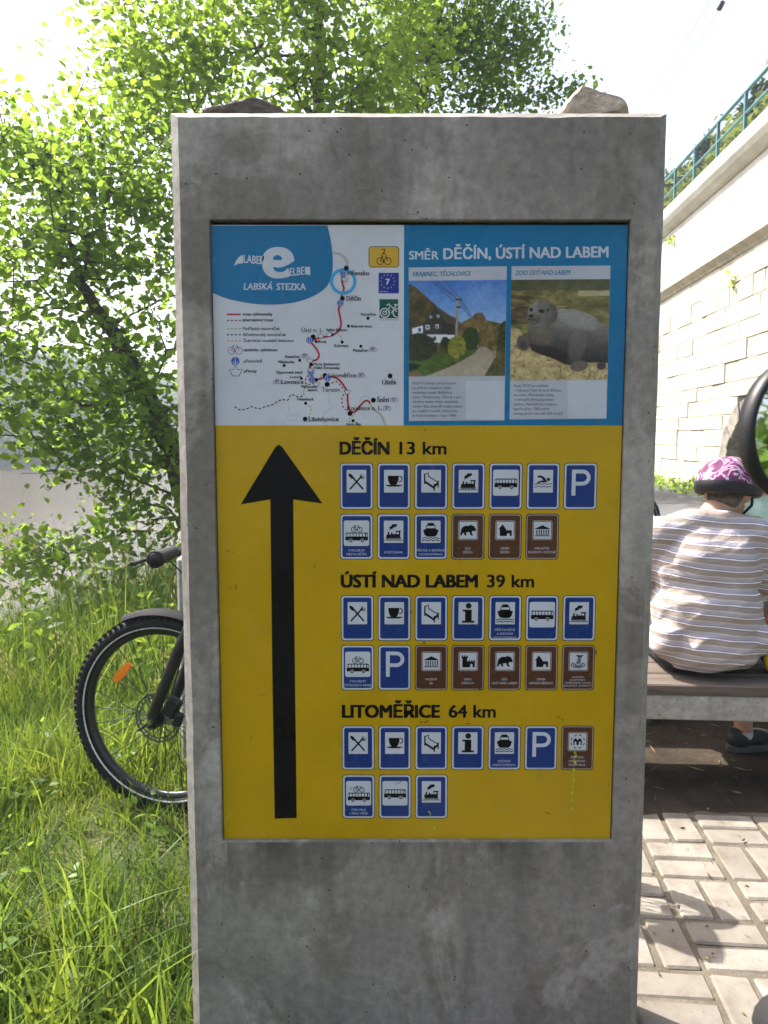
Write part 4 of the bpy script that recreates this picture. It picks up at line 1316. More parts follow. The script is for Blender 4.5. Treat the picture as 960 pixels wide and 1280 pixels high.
for ua, ub, va, vb, ts in rows:
    w = (ub - ua) / 7.0
    tw = w * 0.905
    pitch = (ub - ua - tw) / 6.0
    for i, (nm, kind, fn, lines) in enumerate(ts):
        a0 = ua + pitch * i
        sk = -(a0 + tw / 2 - 480) / 10200.0 * (vb - va) * 1.0
        tile(nm + '_pictogram', kind, fn, lines, a0, a0 + tw, va, vb, sk)
def f_dirt_glint(a):
    rng = random.Random(8)
    for cx, cy, n in [(529, 538, 3), (288, 689, 4), (291, 733, 3), (393, 707, 2), (514, 766, 2), (531, 904, 6), (583, 905, 3), (700, 898, 3), (498, 980, 5), (440, 985, 3), (686, 1016, 4), (600, 862, 3), (660, 862, 2), (744, 816, 3), (330, 870, 2), (312, 920, 2), (360, 820, 1), (528, 803, 4)]:
        for k in range(n):
            x, y = cx + rng.gauss(0, 2.2), cy + rng.gauss(0, 1.6)
            r = rng.uniform(0.5, 1.3)
            an = rng.uniform(0, 6)
            a.poly([(x + r * rng.uniform(0.5, 1.3) * math.cos(an + q), y + r * rng.uniform(0.5, 1.2) * math.sin(an + q)) for q in np.linspace(0, 2 * PI, 7)[:-1]], 'dirt', 14 + k * 0.2)
    for k in range(46):  # lime streaks: glints of light painted as flat colour
        t = rng.random()
        x = 719 - 5 * t + rng.gauss(0, 0.9) * (1.4 - t)
        y = 938 + 72 * t
        h = rng.uniform(1.5, 6)
        w = rng.uniform(0.3, 1.1)
        a.poly([(x, y), (x + w, y + h * 0.4), (x + w * 0.4, y + h), (x - w * 0.7, y + h * 0.6)], 'lime', 15 + k * 0.05)
    for k in range(16):
        t = rng.random()
        x = 530 + 14 * t + rng.gauss(0, 0.9)
        y = 995 + 42 * t
        h = rng.uniform(1, 4)
        a.poly([(x, y), (x + 0.6, y + h * 0.4), (x + 0.3, y + h), (x - 0.4, y + h * 0.6)], 'lime', 15 + k * 0.05)
art('dirt_and_glint', f_dirt_glint, label='specks of dirt and painted lime yellow glints of light on the printed face')['kind'] = 'stuff'

# ------------------------------------------------------------------ the setting
WDIR = Vector((math.sin(R(3.7)), math.cos(R(3.7)), 0))      # river, path and wall run this way
WNRM = Vector((math.cos(R(3.7)), -math.sin(R(3.7)), 0))     # to the right of it
def WP(along, off, z=0.0):
    p = WDIR * along + WNRM * off
    return Vector((p.x, p.y, z))
W_OFF = Vector((8.7, 24.6, 0)).dot(WNRM)                   # face of the retaining wall
WATER_Z = -2.3

def ss(a, b, x):
    t = np.clip((x - a) / (b - a), 0, 1)
    return t * t * (3 - 2 * t)
def ground_z(x, y):
    x, y = np.asarray(x, float), np.asarray(y, float)
    o = x * WNRM.x + y * WNRM.y
    al = x * WDIR.x + y * WDIR.y
    edge = -2.35 + 0.12 * np.sin(al * 0.9)
    z = -0.02 + 0.05 * ss(-0.3, -0.8, o)
    z = z - 0.12 * ss(-0.9, -2.3, o) - 2.9 * ss(edge, edge - 3.4, o)
    z = z + 17.0 * ss(-46, -78, o)          # far bank
    z = z + 0.03 * np.sin(x * 2.3 + 1) * np.sin(y * 1.7) * ss(-0.4, -1.2, o)
    return z
def gz(x, y):
    return float(ground_z(x, y))
def terrain():
    offs = np.concatenate([np.linspace(-700, -150, 12), np.linspace(-140, -82, 6), np.linspace(-78, -42, 14), np.linspace(-38, -10, 8), np.linspace(-8, -0.3, 40), np.linspace(0, 12, 16), np.linspace(20, 700, 12)])
    als = np.concatenate([np.linspace(-700, -20, 14), np.linspace(-12, 16, 70), np.linspace(18, 60, 20), np.linspace(75, 900, 14)])
    O, A = np.meshgrid(offs, als)
    X = O * WNRM.x + A * WDIR.x
    Y = O * WNRM.y + A * WDIR.y
    V = np.stack([X, Y, ground_z(X, Y)], -1).reshape(-1, 3)
    n, m = O.shape
    i = np.arange(n * m).reshape(n, m)
    F = np.stack([i[:-1, :-1], i[:-1, 1:], i[1:, 1:], i[1:, :-1]], -1).reshape(-1, 4)
    o = np_mesh('ground', V, F, [M_TURF], smooth=True)
    o['kind'] = 'structure'
terrain()
def sheet(name, pts, z, mat, kind='structure', parent=None):
    b = MB()
    b.add([(p.x, p.y, z) for p in pts], [list(range(len(pts)))], mat)
    o = b.build(name, parent)
    if parent is None:
        o['kind'] = kind
    return o
w = MB()
w.add([WP(-600, -4.0, WATER_Z), WP(-600, -66, WATER_Z), WP(900, -66, WATER_Z), WP(900, -4.0, WATER_Z)], [(0, 3, 2, 1)], M_WATER)
w.build('river')['kind'] = 'structure'

# bare soil of the resting place, then the asphalt cycle path
def soil_patch():
    n, m = 46, 140
    xs, ys = np.linspace(0.15, 3.7, n), np.linspace(-2.0, 30, m)
    X, Y = np.meshgrid(xs, ys)
    rr = np.random.RandomState(2)
    Zv = 0.004 + (vnoise(X * 100, Y * 100, 40, 31) - 0.5) * 0.03
    Zv = np.where((Y < 2.75), -0.014, Zv)
    V = np.stack([X + Y * 0.065, Y, Zv], -1).reshape(-1, 3)
    i = np.arange(n * m).reshape(m, n)
    F = np.stack([i[:-1, :-1], i[:-1, 1:], i[1:, 1:], i[1:, :-1]], -1).reshape(-1, 4)
    np_mesh('bare_soil', V, F, [M_SOIL], smooth=True)['kind'] = 'structure'
soil_patch()
sheet('cycle_path', [WP(-300, 3.6), WP(-300, 7.0), WP(500, 7.0), WP(500, 3.6)], 0.022, M_ASPHALT)
sheet('path_edge_line', [WP(-300, 3.75), WP(-300, 3.85), WP(500, 3.85), WP(500, 3.75)], 0.027, M_LINE)

# basket-weave paving, every paver a piece of its own
PA = R(-5.0)
pav = MB()
def PV(x, y, z=0.0):
    return Vector((0.92 + x * math.cos(PA) - y * math.sin(PA), 2.80 + x * math.sin(PA) + y * math.cos(PA), z))
pav.add([PV(-0.68, -2.92, -0.002), PV(1.80, -2.92, -0.002), PV(1.80, 0.03, -0.002), PV(-0.68, 0.03, -0.002)], [(0, 1, 2, 3)], M_JOINT)
paving = pav.build('paving')
paving['kind'] = 'structure'
def pavers():
    rng = random.Random(4)
    mods = []
    for k in range(5):
        bm = bmesh.new()
        bmesh.ops.create_cube(bm, size=1)
        for q in bm.verts:
            q.co = Vector((q.co.x * 0.204, q.co.y * 0.0955, q.co.z * 0.05 - 0.025))
            if q.co.z > -0.01:
                q.co.x += rng.uniform(-0.003, 0.003)
                q.co.y += rng.uniform(-0.003, 0.003)
        bmesh.ops.bevel(bm, geom=[e for e in bm.edges if all(q.co.z > -0.03 for q in e.verts) or abs(e.verts[0].co.z - e.verts[1].co.z) > 0.02], offset=0.006, segments=1, affect='EDGES')
        me = bpy.data.meshes.new('paver')
        bm.to_mesh(me)
        bm.free()
        me.materials.append(M_PAVER)
        mods.append(me)
    mod = 0.222
    for i in range(-3, 8):
        for j in range(-13, 0):
            for k in range(2):
                t = 0.0555 if k else -0.0555
                if (i + j) % 2 == 0:
                    p, rz = PV((i + 0.5) * mod, (j + 0.5) * mod + t), 0
                else:
                    p, rz = PV((i + 0.5) * mod + t, (j + 0.5) * mod), PI / 2
                if Y_SLAB - 0.1 < p.y < Y_SLAB + 0.36 and p.x < sx1 + 0.05:
                    continue
                o = bpy.data.objects.new('paver', rng.choice(mods))
                COL.objects.link(o)
                o.parent = paving
                o.location = (p.x + rng.gauss(0, .002), p.y + rng.gauss(0, .002), rng.uniform(0.002, 0.007))
                o.rotation_euler = (rng.gauss(0, 0.006), rng.gauss(0, 0.006), PA + rz + rng.gauss(0, 0.012))
pavers()

# ------------------------------------------------------------------ retaining wall
wall = empty('retaining_wall', WP(20, W_OFF, 0), -R(3.7), 'long pale sandstone retaining wall with a projecting cornice and coping', 'wall')
# local frame: x to the right (into the hill), y along the wall, z up
def wall_parts():
    rng = random.Random(9)
    b = MB()
    b.box((1.3, 20, 2.75), (2.0, 64, 6.3), M_MORTAR)
    core = b.build('wall_core', wall)
    core['label'] = 'mortar body behind the facing stones'
    bm = bmesh.new()
    bmesh.ops.create_cube(bm, size=1)
    bmesh.ops.bevel(bm, geom=list(bm.edges), offset=0.022, segments=1, affect='EDGES')
    for q in bm.verts:
        if q.co.x < -0.4:
            q.co.x += 0.06 * mnoise.noise(q.co * 5)
    unit = bpy.data.meshes.new('facing_stone')
    bm.to_mesh(unit)
    bm.free()
    unit.materials.append(M_STONE)
    arch_c, arch_w, arch_h = -2.15, 1.5, 0.45
    def in_arch(y, z, pad=0.0):
        dy = abs(y - arch_c)
        if z < arch_h:
            return dy < arch_w + pad
        return math.hypot(dy, z - arch_h) < arch_w + pad
    zc, far = 0.0, MB()
    z = -0.05
    while z < 5.55:
        h = rng.uniform(0.36, 0.48)
        if z + h > 5.4:
            h = 5.62 - z
        y = -12.0 + rng.uniform(0, 0.6)
        while y < 52:
            l = rng.uniform(0.5, 1.15)
            yc = y + l / 2
            if not in_arch(yc, z + h / 2, 0.30):
                d = rng.uniform(-0.02, 0.02)
                if -4.4 < yc < 6.6:
                    o = bpy.data.objects.new('facing_stone', unit)
                    COL.objects.link(o)
                    o.parent = wall
                    o.location = (0.16 + d, yc, z + h / 2)
                    o.scale = (0.40, l - 0.013, h - 0.013)
                else:
                    far.box((0.16 + d, yc, z + h / 2), (0.40, l - 0.02, h - 0.02), M_STONE)
            y += l
        z += h
    f = far.build('stone_facing', wall)
    f['kind'] = 'stuff'
    # arch ring
    n = 13
    for i in range(n):
        a0 = PI * i / n + 0.012
        a1 = PI * (i + 1) / n - 0.012
        vb = MB()
        r0, r1 = arch_w - 0.06, arch_w + 0.36
        vb.prism([(r0 * math.cos(a0), r0 * math.sin(a0)), (r1 * math.cos(a0), r1 * math.sin(a0)), (r1 * math.cos(a1), r1 * math.sin(a1)), (r0 * math.cos(a1), r0 * math.sin(a1))], (0, 1, 0), (0, 0, 1), (1, 0, 0), -0.12 + rng.uniform(-.02, .02), 0.32, (0, arch_c, arch_h), M_STONE_DARK)
        vb.build('arch_stone', wall)
    for s in (-1, 1):
        zz = 0.0
        while zz < arch_h - 0.05:
            hh = min(rng.uniform(0.34, 0.5), arch_h - zz)
            vb = MB()
            ww = rng.choice((0.34, 0.46))
            vb.box((0.08, arch_c + s * (arch_w + ww / 2 - 0.04), zz + hh / 2), (0.44, ww, hh - 0.03), M_STONE_DARK, bev=0.025)
            vb.build('arch_stone', wall)
            zz += hh
    # string course, parapet, coping
    c = MB()
    c.prism([(0.5, 5.62), (-0.06, 5.62), (-0.10, 5.68), (-0.20, 5.76), (-0.24, 5.80), (-0.24, 6.02), (-0.02, 6.10), (0.5, 6.10)], (1, 0, 0), (0, 0, 1), (0, 1, 0), -12, 52, (0, 0, 0), M_CORNICE)
    c.build('cornice', wall)
    y = -12.0
    while y < 52:
        l = 3.1
        pb = MB()
        pb.box((0.32, y + l / 2, 6.85), (0.62, l - 0.015, 1.48), M_PARAPET, bev=0.01)
        pb.build('parapet_panel', wall)
        y += l
    k = MB()
    prof = [(0.62, 7.62), (0.0, 7.60), (-0.10, 7.64), (-0.22, 7.74), (-0.30, 7.86), (-0.32, 7.92), (-0.32, 8.14), (-0.28, 8.18), (0.62, 8.18)]
    k.prism(prof, (1, 0, 0), (0, 0, 1), (0, 1, 0), -12, 52, (0, 0, 0), M_PARAPET)
    k.build('coping', wall)
wall_parts()
railing = empty('bridge_railing', WP(20, W_OFF, 8.18), -R(3.7), 'teal green pipe railing on top of the pale stone wall', 'railing')
def rail():
    for z, r in ((0.98, 0.045), (0.50, 0.034)):
        b = MB()
        b.tube([(-0.12, -12, z), (-0.12, 20, z), (-0.12, 52, z)], r, M_RAIL, 8)
        b.build('rail', railing)
    y = -11.5
    while y < 52:
        b = MB()
        b.box((-0.12, y, 0.49), (0.07, 0.07, 1.0), M_RAIL)
        b.box((-0.12, y, 0.005), (0.16, 0.16, 0.02), M_RAIL)
        b.build('post', railing)
        y += 1.72
rail()
# bank of the railway behind the wall
def hillside():
    n, m = 34, 40
    offs, als = np.concatenate([np.linspace(W_OFF + 0.7, W_OFF + 4, 6), np.linspace(W_OFF + 5, W_OFF + 60, n - 6)]), np.linspace(-10, 160, m)
    O, A = np.meshgrid(offs, als)
    Zv = 8.0 + 1.2 * np.clip(O - W_OFF - 2.2, 0, 4.3) * (1 + 0.12 * np.sin(A * 0.11)) + 0.4 * np.sin(A * 0.5) * ss(W_OFF + 4, W_OFF + 8, O)
    X, Y = O * WNRM.x + A * WDIR.x, O * WNRM.y + A * WDIR.y
    i = np.arange(n * m).reshape(m, n)
    F = np.stack([i[:-1, :-1], i[:-1, 1:], i[1:, 1:], i[1:, :-1]], -1).reshape(-1, 4)
    np_mesh('hillside', np.stack([X, Y, Zv], -1).reshape(-1, 3), F, [M_TURF], smooth=True)['kind'] = 'structure'
hillside()

# overhead line along the railway
c0 = at_y(903, 3, 17.0)
for k, (dx, dz) in enumerate(((0, 0), (-0.38, -0.12))):
    b = MB()
    pts = []
    for i in range(-6, 21):
        t = i / 20.0
        s = 60 * t - 4
        pts.append(c0 + WDIR * s + Vector((dx, 0, dz - 0.9 * 4 * max(t, 0) * (1 - max(t, 0)) * 0.25)))
    b.tube(pts, 0.005, M_WIRE, 5)
    o = b.build('overhead_wire')
    tagit(o, 'thin overhead wire with a dark insulator hung on it' if k == 0 else 'thin bare overhead wire beside the one with the insulator', 'wire')
ins = MB()
ci = at_y(901, 6, 17.0) + Vector((0, 0, -0.02))
for k in range(4):
    ins.lathe([(0.001, -0.02), (0.055, -0.012), (0.06, 0.01), (0.018, 0.03), (0.001, 0.03)], ci + Vector((0.02, 0, 0.04)) * (k - 1.5), (0.4, 0, 0.8), M_INSUL, 12)
tagit(ins.build('insulator'), 'small dark ribbed insulator hanging on an overhead wire', 'insulator')

# ------------------------------------------------------------------ vegetation
LEAF = np.array([(0, 0, 0), (-0.30, 0.30, 0.05), (-0.33, 0.55, 0.06), (0, 1.0, -0.06), (0.33, 0.55, 0.06), (0.30, 0.30, 0.05), (0, 0.5, 0.0)])
LEAF_F = np.array([(0, 6, 1), (1, 6, 2), (2, 6, 3), (3, 6, 4), (4, 6, 5), (5, 6, 0)])
def rand_rot(n, rs, tilt=0.9):
    """leaf frames: blade direction and normal, normals spread round up"""
    nrm = rs.normal(0, 1, (n, 3)) * tilt + np.array([0, 0, 1.0])
    nrm /= np.linalg.norm(nrm, axis=1)[:, None]
    d = rs.normal(0, 1, (n, 3)) + np.array([0, 0, -0.25])
    d -= nrm * (d * nrm).sum(1)[:, None]
    d /= np.linalg.norm(d, axis=1)[:, None]
    s = np.cross(d, nrm)
    return s, d, nrm
def leaves(name, P, size, rs, mat, parent, tilt=0.9, narrow=1.0):
    n = len(P)
    s, d, nr = rand_rot(n, rs, tilt)
    sz = size * np.clip(rs.lognormal(-0.08, 0.32, n), 0.4, 1.7)
    L = LEAF * np.array([narrow, 1, 1])
    V = P[:, None, :] + sz[:, None, None] * (L[None, :, 0:1] * s[:, None, :] + L[None, :, 1:2] * d[:, None, :] + L[None, :, 2:3] * nr[:, None, :])
    F = (np.arange(n) * len(L))[:, None, None] + LEAF_F[None]
    return np_mesh(name, V.reshape(-1, 3), F.reshape(-1, 3), [mat], parent)

def tree(name, label, cat, base, trunk, blobs, per, leaf, seed, lmat, group=None, tipr=0.0035, spread=0.20, step=0.3, tilt=0.9, tip_leaves=True):
    """trunk: world points with radii; blobs: (centre, radii, clusters). Branches grow from the trunk to each leaf cluster."""
    rs = np.random.RandomState(seed)
    root = empty(name, base, 0, label, cat, group)
    B = np.array(base)
    nodes, par, nrad = [], [], []
    tp = smooth_path3([t[:3] for t in trunk], 6)
    tr = np.interp(np.linspace(0, 1, len(tp)), np.linspace(0, 1, len(trunk)), [t[3] for t in trunk])
    for i, p in enumerate(tp):
        nodes.append(np.array(p) + (rs.normal(0, 0.012, 3) if i else 0))
        par.append(i - 1)
        nrad.append(tr[i])
    nt = len(nodes)
    cl = []
    for c, r, k in blobs:
        q = rs.normal(0, 1, (k, 3))
        q /= np.linalg.norm(q, axis=1)[:, None]
        q *= (rs.uniform(0, 1, (k, 1)) ** 0.42)
        cl.append(np.array(c) + q * np.array(r))
    cl = np.concatenate(cl)
    T = np.array(nodes)
    order = np.argsort([np.min(np.linalg.norm(T - c, axis=1)) for c in cl])
    tips = []
    cap = len(nodes) + len(cl) * 14
    NA = np.zeros((cap, 3))
    NA[:nt] = T
    cnt = nt
    for ci in order:
        c = cl[ci]
        d = NA[:cnt] - c
        dist = np.linalg.norm(d, axis=1) + np.maximum(d[:, 2], 0) * 0.9
        dist[:max(2, nt // 6)] += 2.0
        j = int(np.argmin(dist))
        a = NA[j].copy()
        L = np.linalg.norm(c - a)
        k = max(1, min(12, int(L / step)))
        prev = j
        bow = np.array([0, 0, 0.10 * L]) + rs.normal(0, 0.06 * L, 3)
        for q in range(1, k + 1):
            t = q / k
            p = a + (c - a) * t + bow * 4 * t * (1 - t) * 0.5 + (rs.normal(0, 0.02, 3) if q < k else 0)
            NA[cnt] = p
            nodes.append(p)
            par.append(prev)
            nrad.append(0.0)
            prev = cnt
            cnt += 1
        tips.append(prev)
    NA = NA[:cnt]
    acc = np.zeros(cnt)
    for i in range(cnt - 1, -1, -1):
        if acc[i] == 0:
            acc[i] = tipr ** 2.2
        if par[i] >= 0:
            acc[par[i]] += acc[i]
    rad = acc ** (1 / 2.2)
    rad[:nt] = np.maximum(np.array(nrad[:nt]), np.minimum(rad[:nt], np.array(nrad[:nt])))
    for i in range(nt, cnt):
        if par[i] >= 0:
            rad[i] = min(rad[i], rad[par[i]] * 0.92)
    # tubes
    ch = np.array([i for i in range(cnt) if par[i] >= 0])
    pa = np.array([par[i] for i in ch])
    n6 = 6
    A, C = NA[pa], NA[ch]
    t = C - A
    t /= np.maximum(np.linalg.norm(t, axis=1)[:, None], 1e-6)
    ref = np.where(np.abs(t[:, 2:3]) < 0.9, np.array([[0, 0, 1.0]]), np.array([[1.0, 0, 0]]))
    u = np.cross(t, ref)
    u /= np.linalg.norm(u, axis=1)[:, None]
    v = np.cross(u, t)
    an = np.linspace(0, 2 * PI, n6, endpoint=False)
    circ = u[:, None, :] * np.cos(an)[None, :, None] + v[:, None, :] * np.sin(an)[None, :, None]
    V0 = A[:, None, :] + circ * rad[pa][:, None, None] - t[:, None, :] * (rad[pa] * 0.2)[:, None, None]
    V1 = C[:, None, :] + circ * rad[ch][:, None, None]
    V = np.concatenate([V0, V1], 1).reshape(-1, 3) - B
    k = np.arange(n6)
    q = np.stack([k, (k + 1) % n6, n6 + (k + 1) % n6, n6 + k], -1)
    F = (np.arange(len(ch)) * 2 * n6)[:, None, None] + q[None]
    np_mesh('trunk', V, F.reshape(-1, 4), [M_BARK], root, smooth=True)
    tipn = np.array(tips)
    P = np.repeat(NA[tipn], per, axis=0)
    back = np.repeat(NA[np.array(par)[tipn]], per, axis=0)
    f = rs.uniform(-0.25, 1, (len(P), 1))
    P = back + (P - back) * f + rs.normal(0, spread, P.shape) * np.array([1, 1, 0.75])
    leaves('crown', P - B, leaf, rs, lmat, root, tilt)
    return root
def smooth_path3(pts, k=6):
    P = [np.array(p, float) for p in pts]
    P = [2 * P[0] - P[1]] + P + [2 * P[-1] - P[-2]]
    out = []
    for i in range(1, len(P) - 2):
        for j in range(k):
            t = j / k
            a, b, c, d = P[i - 1], P[i], P[i + 1], P[i + 2]
            out.append(0.5 * (2 * b + (c - a) * t + (2 * a - 5 * b + 4 * c - d) * t * t + (3 * b - a - 3 * c + d) * t ** 3))
    out.append(P[-2])
    return out
def PX(u, v, y):
    p = at_y(u, v, y)
    return (p.x, p.y, p.z)
def tp(u, v, y, r):
    return (*PX(u, v, y), r)

# leaning tree on the river bank
bx, by = -1.75, 7.3
tree('bank_tree', 'leaning broadleaf tree on the river bank, its boughs spreading over the water', 'tree',
     (bx, by, gz(bx, by) - 0.05),
     [(bx, by, gz(bx, by) - 0.1, 0.13), tp(244, 650, 7.3, 0.13), tp(206, 545, 7.25, 0.10), tp(160, 450, 7.2, 0.078), tp(108, 365, 7.1, 0.05), tp(85, 300, 7.0, 0.02), tp(70, 200, 7.0, 0.010)],
     [(PX(60, 300, 7.0), (1.15, 1.1, 1.15), 170), (PX(170, 240, 7.2), (0.75, 0.9, 1.05), 120), (PX(60, 500, 6.9), (1.2, 1.0, 0.7), 115), (PX(170, 520, 7.2), (0.85, 0.8, 0.9), 95), (PX(30, 190, 7.3), (0.75, 0.8, 0.5), 70), (PX(40, 690, 6.8), (0.55, 0.5, 0.22), 34), (PX(170, 640, 6.9), (0.6, 0.6, 0.32), 26), (PX(-140, 420, 7.0), (1.2, 1.1, 1.5), 160), (PX(330, 420, 7.4), (0.8, 0.9, 1.4), 120)],
     20, 0.076, 21, M_LEAF_A, spread=0.15)
# taller trees behind the totem
bx2, by2 = -0.62, 8.6
tree('tall_tree', 'tall broadleaf tree with yellow green leaves rising behind the concrete stand', 'tree',
     (bx2, by2, gz(bx2, by2) - 0.05),
     [(bx2, by2, gz(bx2, by2) - 0.1, 0.12), tp(405, 500, 8.6, 0.10), tp(396, 250, 8.6, 0.085), tp(400, 110, 8.6, 0.07), tp(396, 0, 8.6, 0.055), tp(400, -150, 8.6, 0.03), tp(410, -330, 8.6, 0.012)],
     [(PX(270, 60, 8.2), (1.25, 1.0, 1.15), 190), (PX(430, 20, 8.6), (1.2, 1.1, 1.2), 140), (PX(180, 100, 8.0), (0.75, 0.8, 0.9), 85), (PX(340, -190, 8.6), (1.7, 1.5, 1.3), 200), (PX(480, 110, 8.0), (0.6, 0.7, 0.6), 60), (PX(400, 330, 8.6), (1.3, 1.0, 1.2), 80)],
     22, 0.076, 33, M_LEAF_B, spread=0.16)
bx3, by3 = 0.55, 10.8
tree('slender_tree', 'slender tree with small darker leaves behind the right half of the stand', 'tree',
     (bx3, by3, gz(bx3, by3) - 0.05),
     [(bx3, by3, gz(bx3, by3) - 0.1, 0.10), tp(530, 400, 10.8, 0.085), tp(520, 180, 10.7, 0.07), tp(545, 60, 10.6, 0.05), tp(560, -60, 10.5, 0.03), tp(570, -180, 10.4, 0.01)],
     [(PX(570, 30, 10.4), (1.25, 1.1, 1.3), 190), (PX(630, 60, 10.2), (0.65, 0.7, 0.95), 110), (PX(500, 70, 10.6), (0.9, 0.9, 1.0), 110), (PX(590, -150, 10.5), (1.3, 1.2, 1.1), 130), (PX(690, 125, 10.0), (0.5, 0.4, 0.16), 16), (PX(560, 300, 10.8), (1.2, 1.0, 1.5), 60)],
     30, 0.064, 41, M_LEAF_C, spread=0.15)
# tree that throws the shade over the path behind the stand
bx4, by4 = 1.9, 20.5
tree('path_tree', 'round leafy tree beside the cycle path, hidden by the concrete stand', 'tree',
     (bx4, by4, -0.05), [(bx4, by4, -0.1, 0.16), (bx4, by4, 2.4, 0.13), (bx4 + .1, by4, 4.5, 0.08), (bx4, by4, 6.5, 0.03)],
     [((bx4, by4 + 0.5, 5.2), (2.4, 3.2, 2.6), 230)], 26, 0.17, 47, M_LEAF_A, spread=0.35, step=0.6)
# trees behind the viewer: the round mirror shows them
for k, (x, y, h, s) in enumerate(((5.2, -1.6, 5.0, 5), (1.2, -9.5, 7.0, 6))):
    tree('rear_tree', ['small leafy tree with a leaning trunk seen in the round mirror', 'broad leafy tree across the lawn opposite the printed panel'][k], 'tree',
         (x, y, -0.05), [(x, y, -0.1, 0.16), (x + .3, y, h * .3, 0.12), (x + .7, y - .1, h * .6, 0.07), (x + .9, y, h * .85, 0.03)],
         [((x + .5, y, h * .62), (2.0, 1.8, h * .33), 170)], 24, 0.16, 51 + k, M_LEAF_A, spread=0.32, step=0.5)

# ---- grass --------------------------------------------------------
def blades(name, P, H, W, lean, seed, mat, seg=3, bendk=0.6, out=None):
    rs = np.random.RandomState(seed)
    n = len(P)
    an = rs.uniform(0, 2 * PI, n)
    side = np.stack([np.cos(an), np.sin(an), np.zeros(n)], -1)
    la = rs.uniform(0, 2 * PI, n)
    ld = np.stack([np.cos(la), np.sin(la), np.zeros(n)], -1) * (lean * np.abs(rs.normal(0.5, 0.4, n)))[:, None]
    if out is not None:
        ld = out * (0.35 + 0.65 * rs.rand(n))[:, None] + ld * 0.3
    ts = np.linspace(0, 1, seg + 1)
    V = []
    for t in ts:
        wv = W * (1 - t ** 1.6) + 0.0004
        z = H * (t - bendk * 0.28 * t * t * np.linalg.norm(ld, axis=1))
        c = P + ld * (H * t ** 1.8)[:, None]
        c = c + np.stack([np.zeros(n), np.zeros(n), z], -1)
        V.append(c - side * (wv / 2)[:, None])
        V.append(c + side * (wv / 2)[:, None])
    V = np.stack(V, 1)
    k = np.arange(seg)
    q = np.stack([2 * k, 2 * k + 1, 2 * k + 3, 2 * k + 2], -1)
    F = (np.arange(n) * 2 * (seg + 1))[:, None, None] + q[None]
    o = np_mesh(name, V.reshape(-1, 3), F.reshape(-1, 4), [mat], None)
    o['kind'] = 'stuff'
    return o
def scatter(n, seed, x0, x1, y0, y1, dens=None):
    rs = np.random.RandomState(seed)
    x, y = rs.uniform(x0, x1, n), rs.uniform(y0, y1, n)
    keep = np.ones(n, bool)
    o = x * WNRM.x + y * WNRM.y
    keep &= ~((x > sx0 - 0.02) & (x < sx1 + 0.02) & (y > Y_SLAB - 0.02) & (y < Y_SLAB + 0.27))
    if dens is not None:
        keep &= rs.rand(n) < dens(x, y)
    x, y = x[keep], y[keep]
    return np.stack([x, y, ground_z(x, y) - 0.01], -1)
def patchy(sc, seed, lo=0.2, hi=1.0):
    return lambda x, y: lo + (hi - lo) * np.clip((vnoise(x * 100 + 900, y * 100 + 900, sc, seed) - 0.35) * 3.3, 0, 1)
P = scatter(56000, 1, -3.4, 0.1, 0.9, 5.6, patchy(45, 61, 0.3))
rsg = np.random.RandomState(7)
hf = 0.6 + 0.9 * vnoise(P[:, 0] * 100 + 500, P[:, 1] * 100 + 500, 55, 62)
blades('meadow_grass', P, rsg.uniform(0.05, 0.17, len(P)) * hf * (1 + 0.9 * np.clip(-1.3 - P[:, 0], 0, 1)), rsg.uniform(0.003, 0.0075, len(P)), 1.1, 71, M_GRASS)
P = scatter(5200, 2, -3.2, -0.45, 1.5, 5.0, lambda x, y: patchy(60, 63, 0.05)(x, y) * np.where((x > -1.35) & (y > 1.75) & (y < 3.0), 0.06, 1.0))
blades('broad_grass', P, rsg.uniform(0.2, 0.42, len(P)), rsg.uniform(0.007, 0.013, len(P)), 0.9, 72, M_GRASS, 5, 1.0)
# tufts: blades arching out from a common root
C0 = scatter(2600, 13, -3.4, -0.42, 1.2, 5.4, lambda x, y: patchy(50, 66, 0.25)(x, y) * np.where((x > -1.3) & (y > 2.1) & (y < 2.8), 0.35, 1.0))
nb = 22
thh = rsg.uniform(0.10, 0.30, len(C0)) * (1 + 0.6 * np.clip(-1.3 - C0[:, 0], 0, 1)) * np.where((C0[:, 0] > -1.35) & (C0[:, 1] < 2.9), 0.62, 1.0)
oa = rsg.uniform(0, 2 * PI, (len(C0), nb))
orr = rsg.uniform(0.1, 1.0, (len(C0), nb))
out = np.stack([np.cos(oa) * orr, np.sin(oa) * orr, np.zeros_like(oa)], -1).reshape(-1, 3)
P = np.repeat(C0, nb, axis=0) + out * 0.03
blades('tufted_grass', P, np.repeat(thh, nb) * rsg.uniform(0.6, 1.15, len(P)), rsg.uniform(0.003, 0.007, len(P)), 0.8, 79, M_GRASS, 4, 0.9, out * 1.15)
P = scatter(520, 12, -1.6, -0.66, 1.35, 2.05)
blades('arching_grass', P, rsg.uniform(0.22, 0.40, len(P)), rsg.uniform(0.007, 0.013, len(P)), 1.1, 77, M_GRASS, 5, 1.2)
P = scatter(16000, 3, -5.0, 0.0, 3.6, 8.5, patchy(80, 64, 0.3))
blades('tall_grass', P, rsg.uniform(0.3, 0.75, len(P)) * (0.75 + 0.5 * rsg.rand(len(P))), rsg.uniform(0.004, 0.010, len(P)), 0.7, 73, M_GRASS, 4)
P = scatter(5200, 4, -3.0, -0.4, 1.5, 4.5, patchy(35, 65, 0.05))
blades('dry_grass', P, rsg.uniform(0.03, 0.11, len(P)), rsg.uniform(0.002, 0.004, len(P)), 1.9, 74, M_GRASS_DRY)
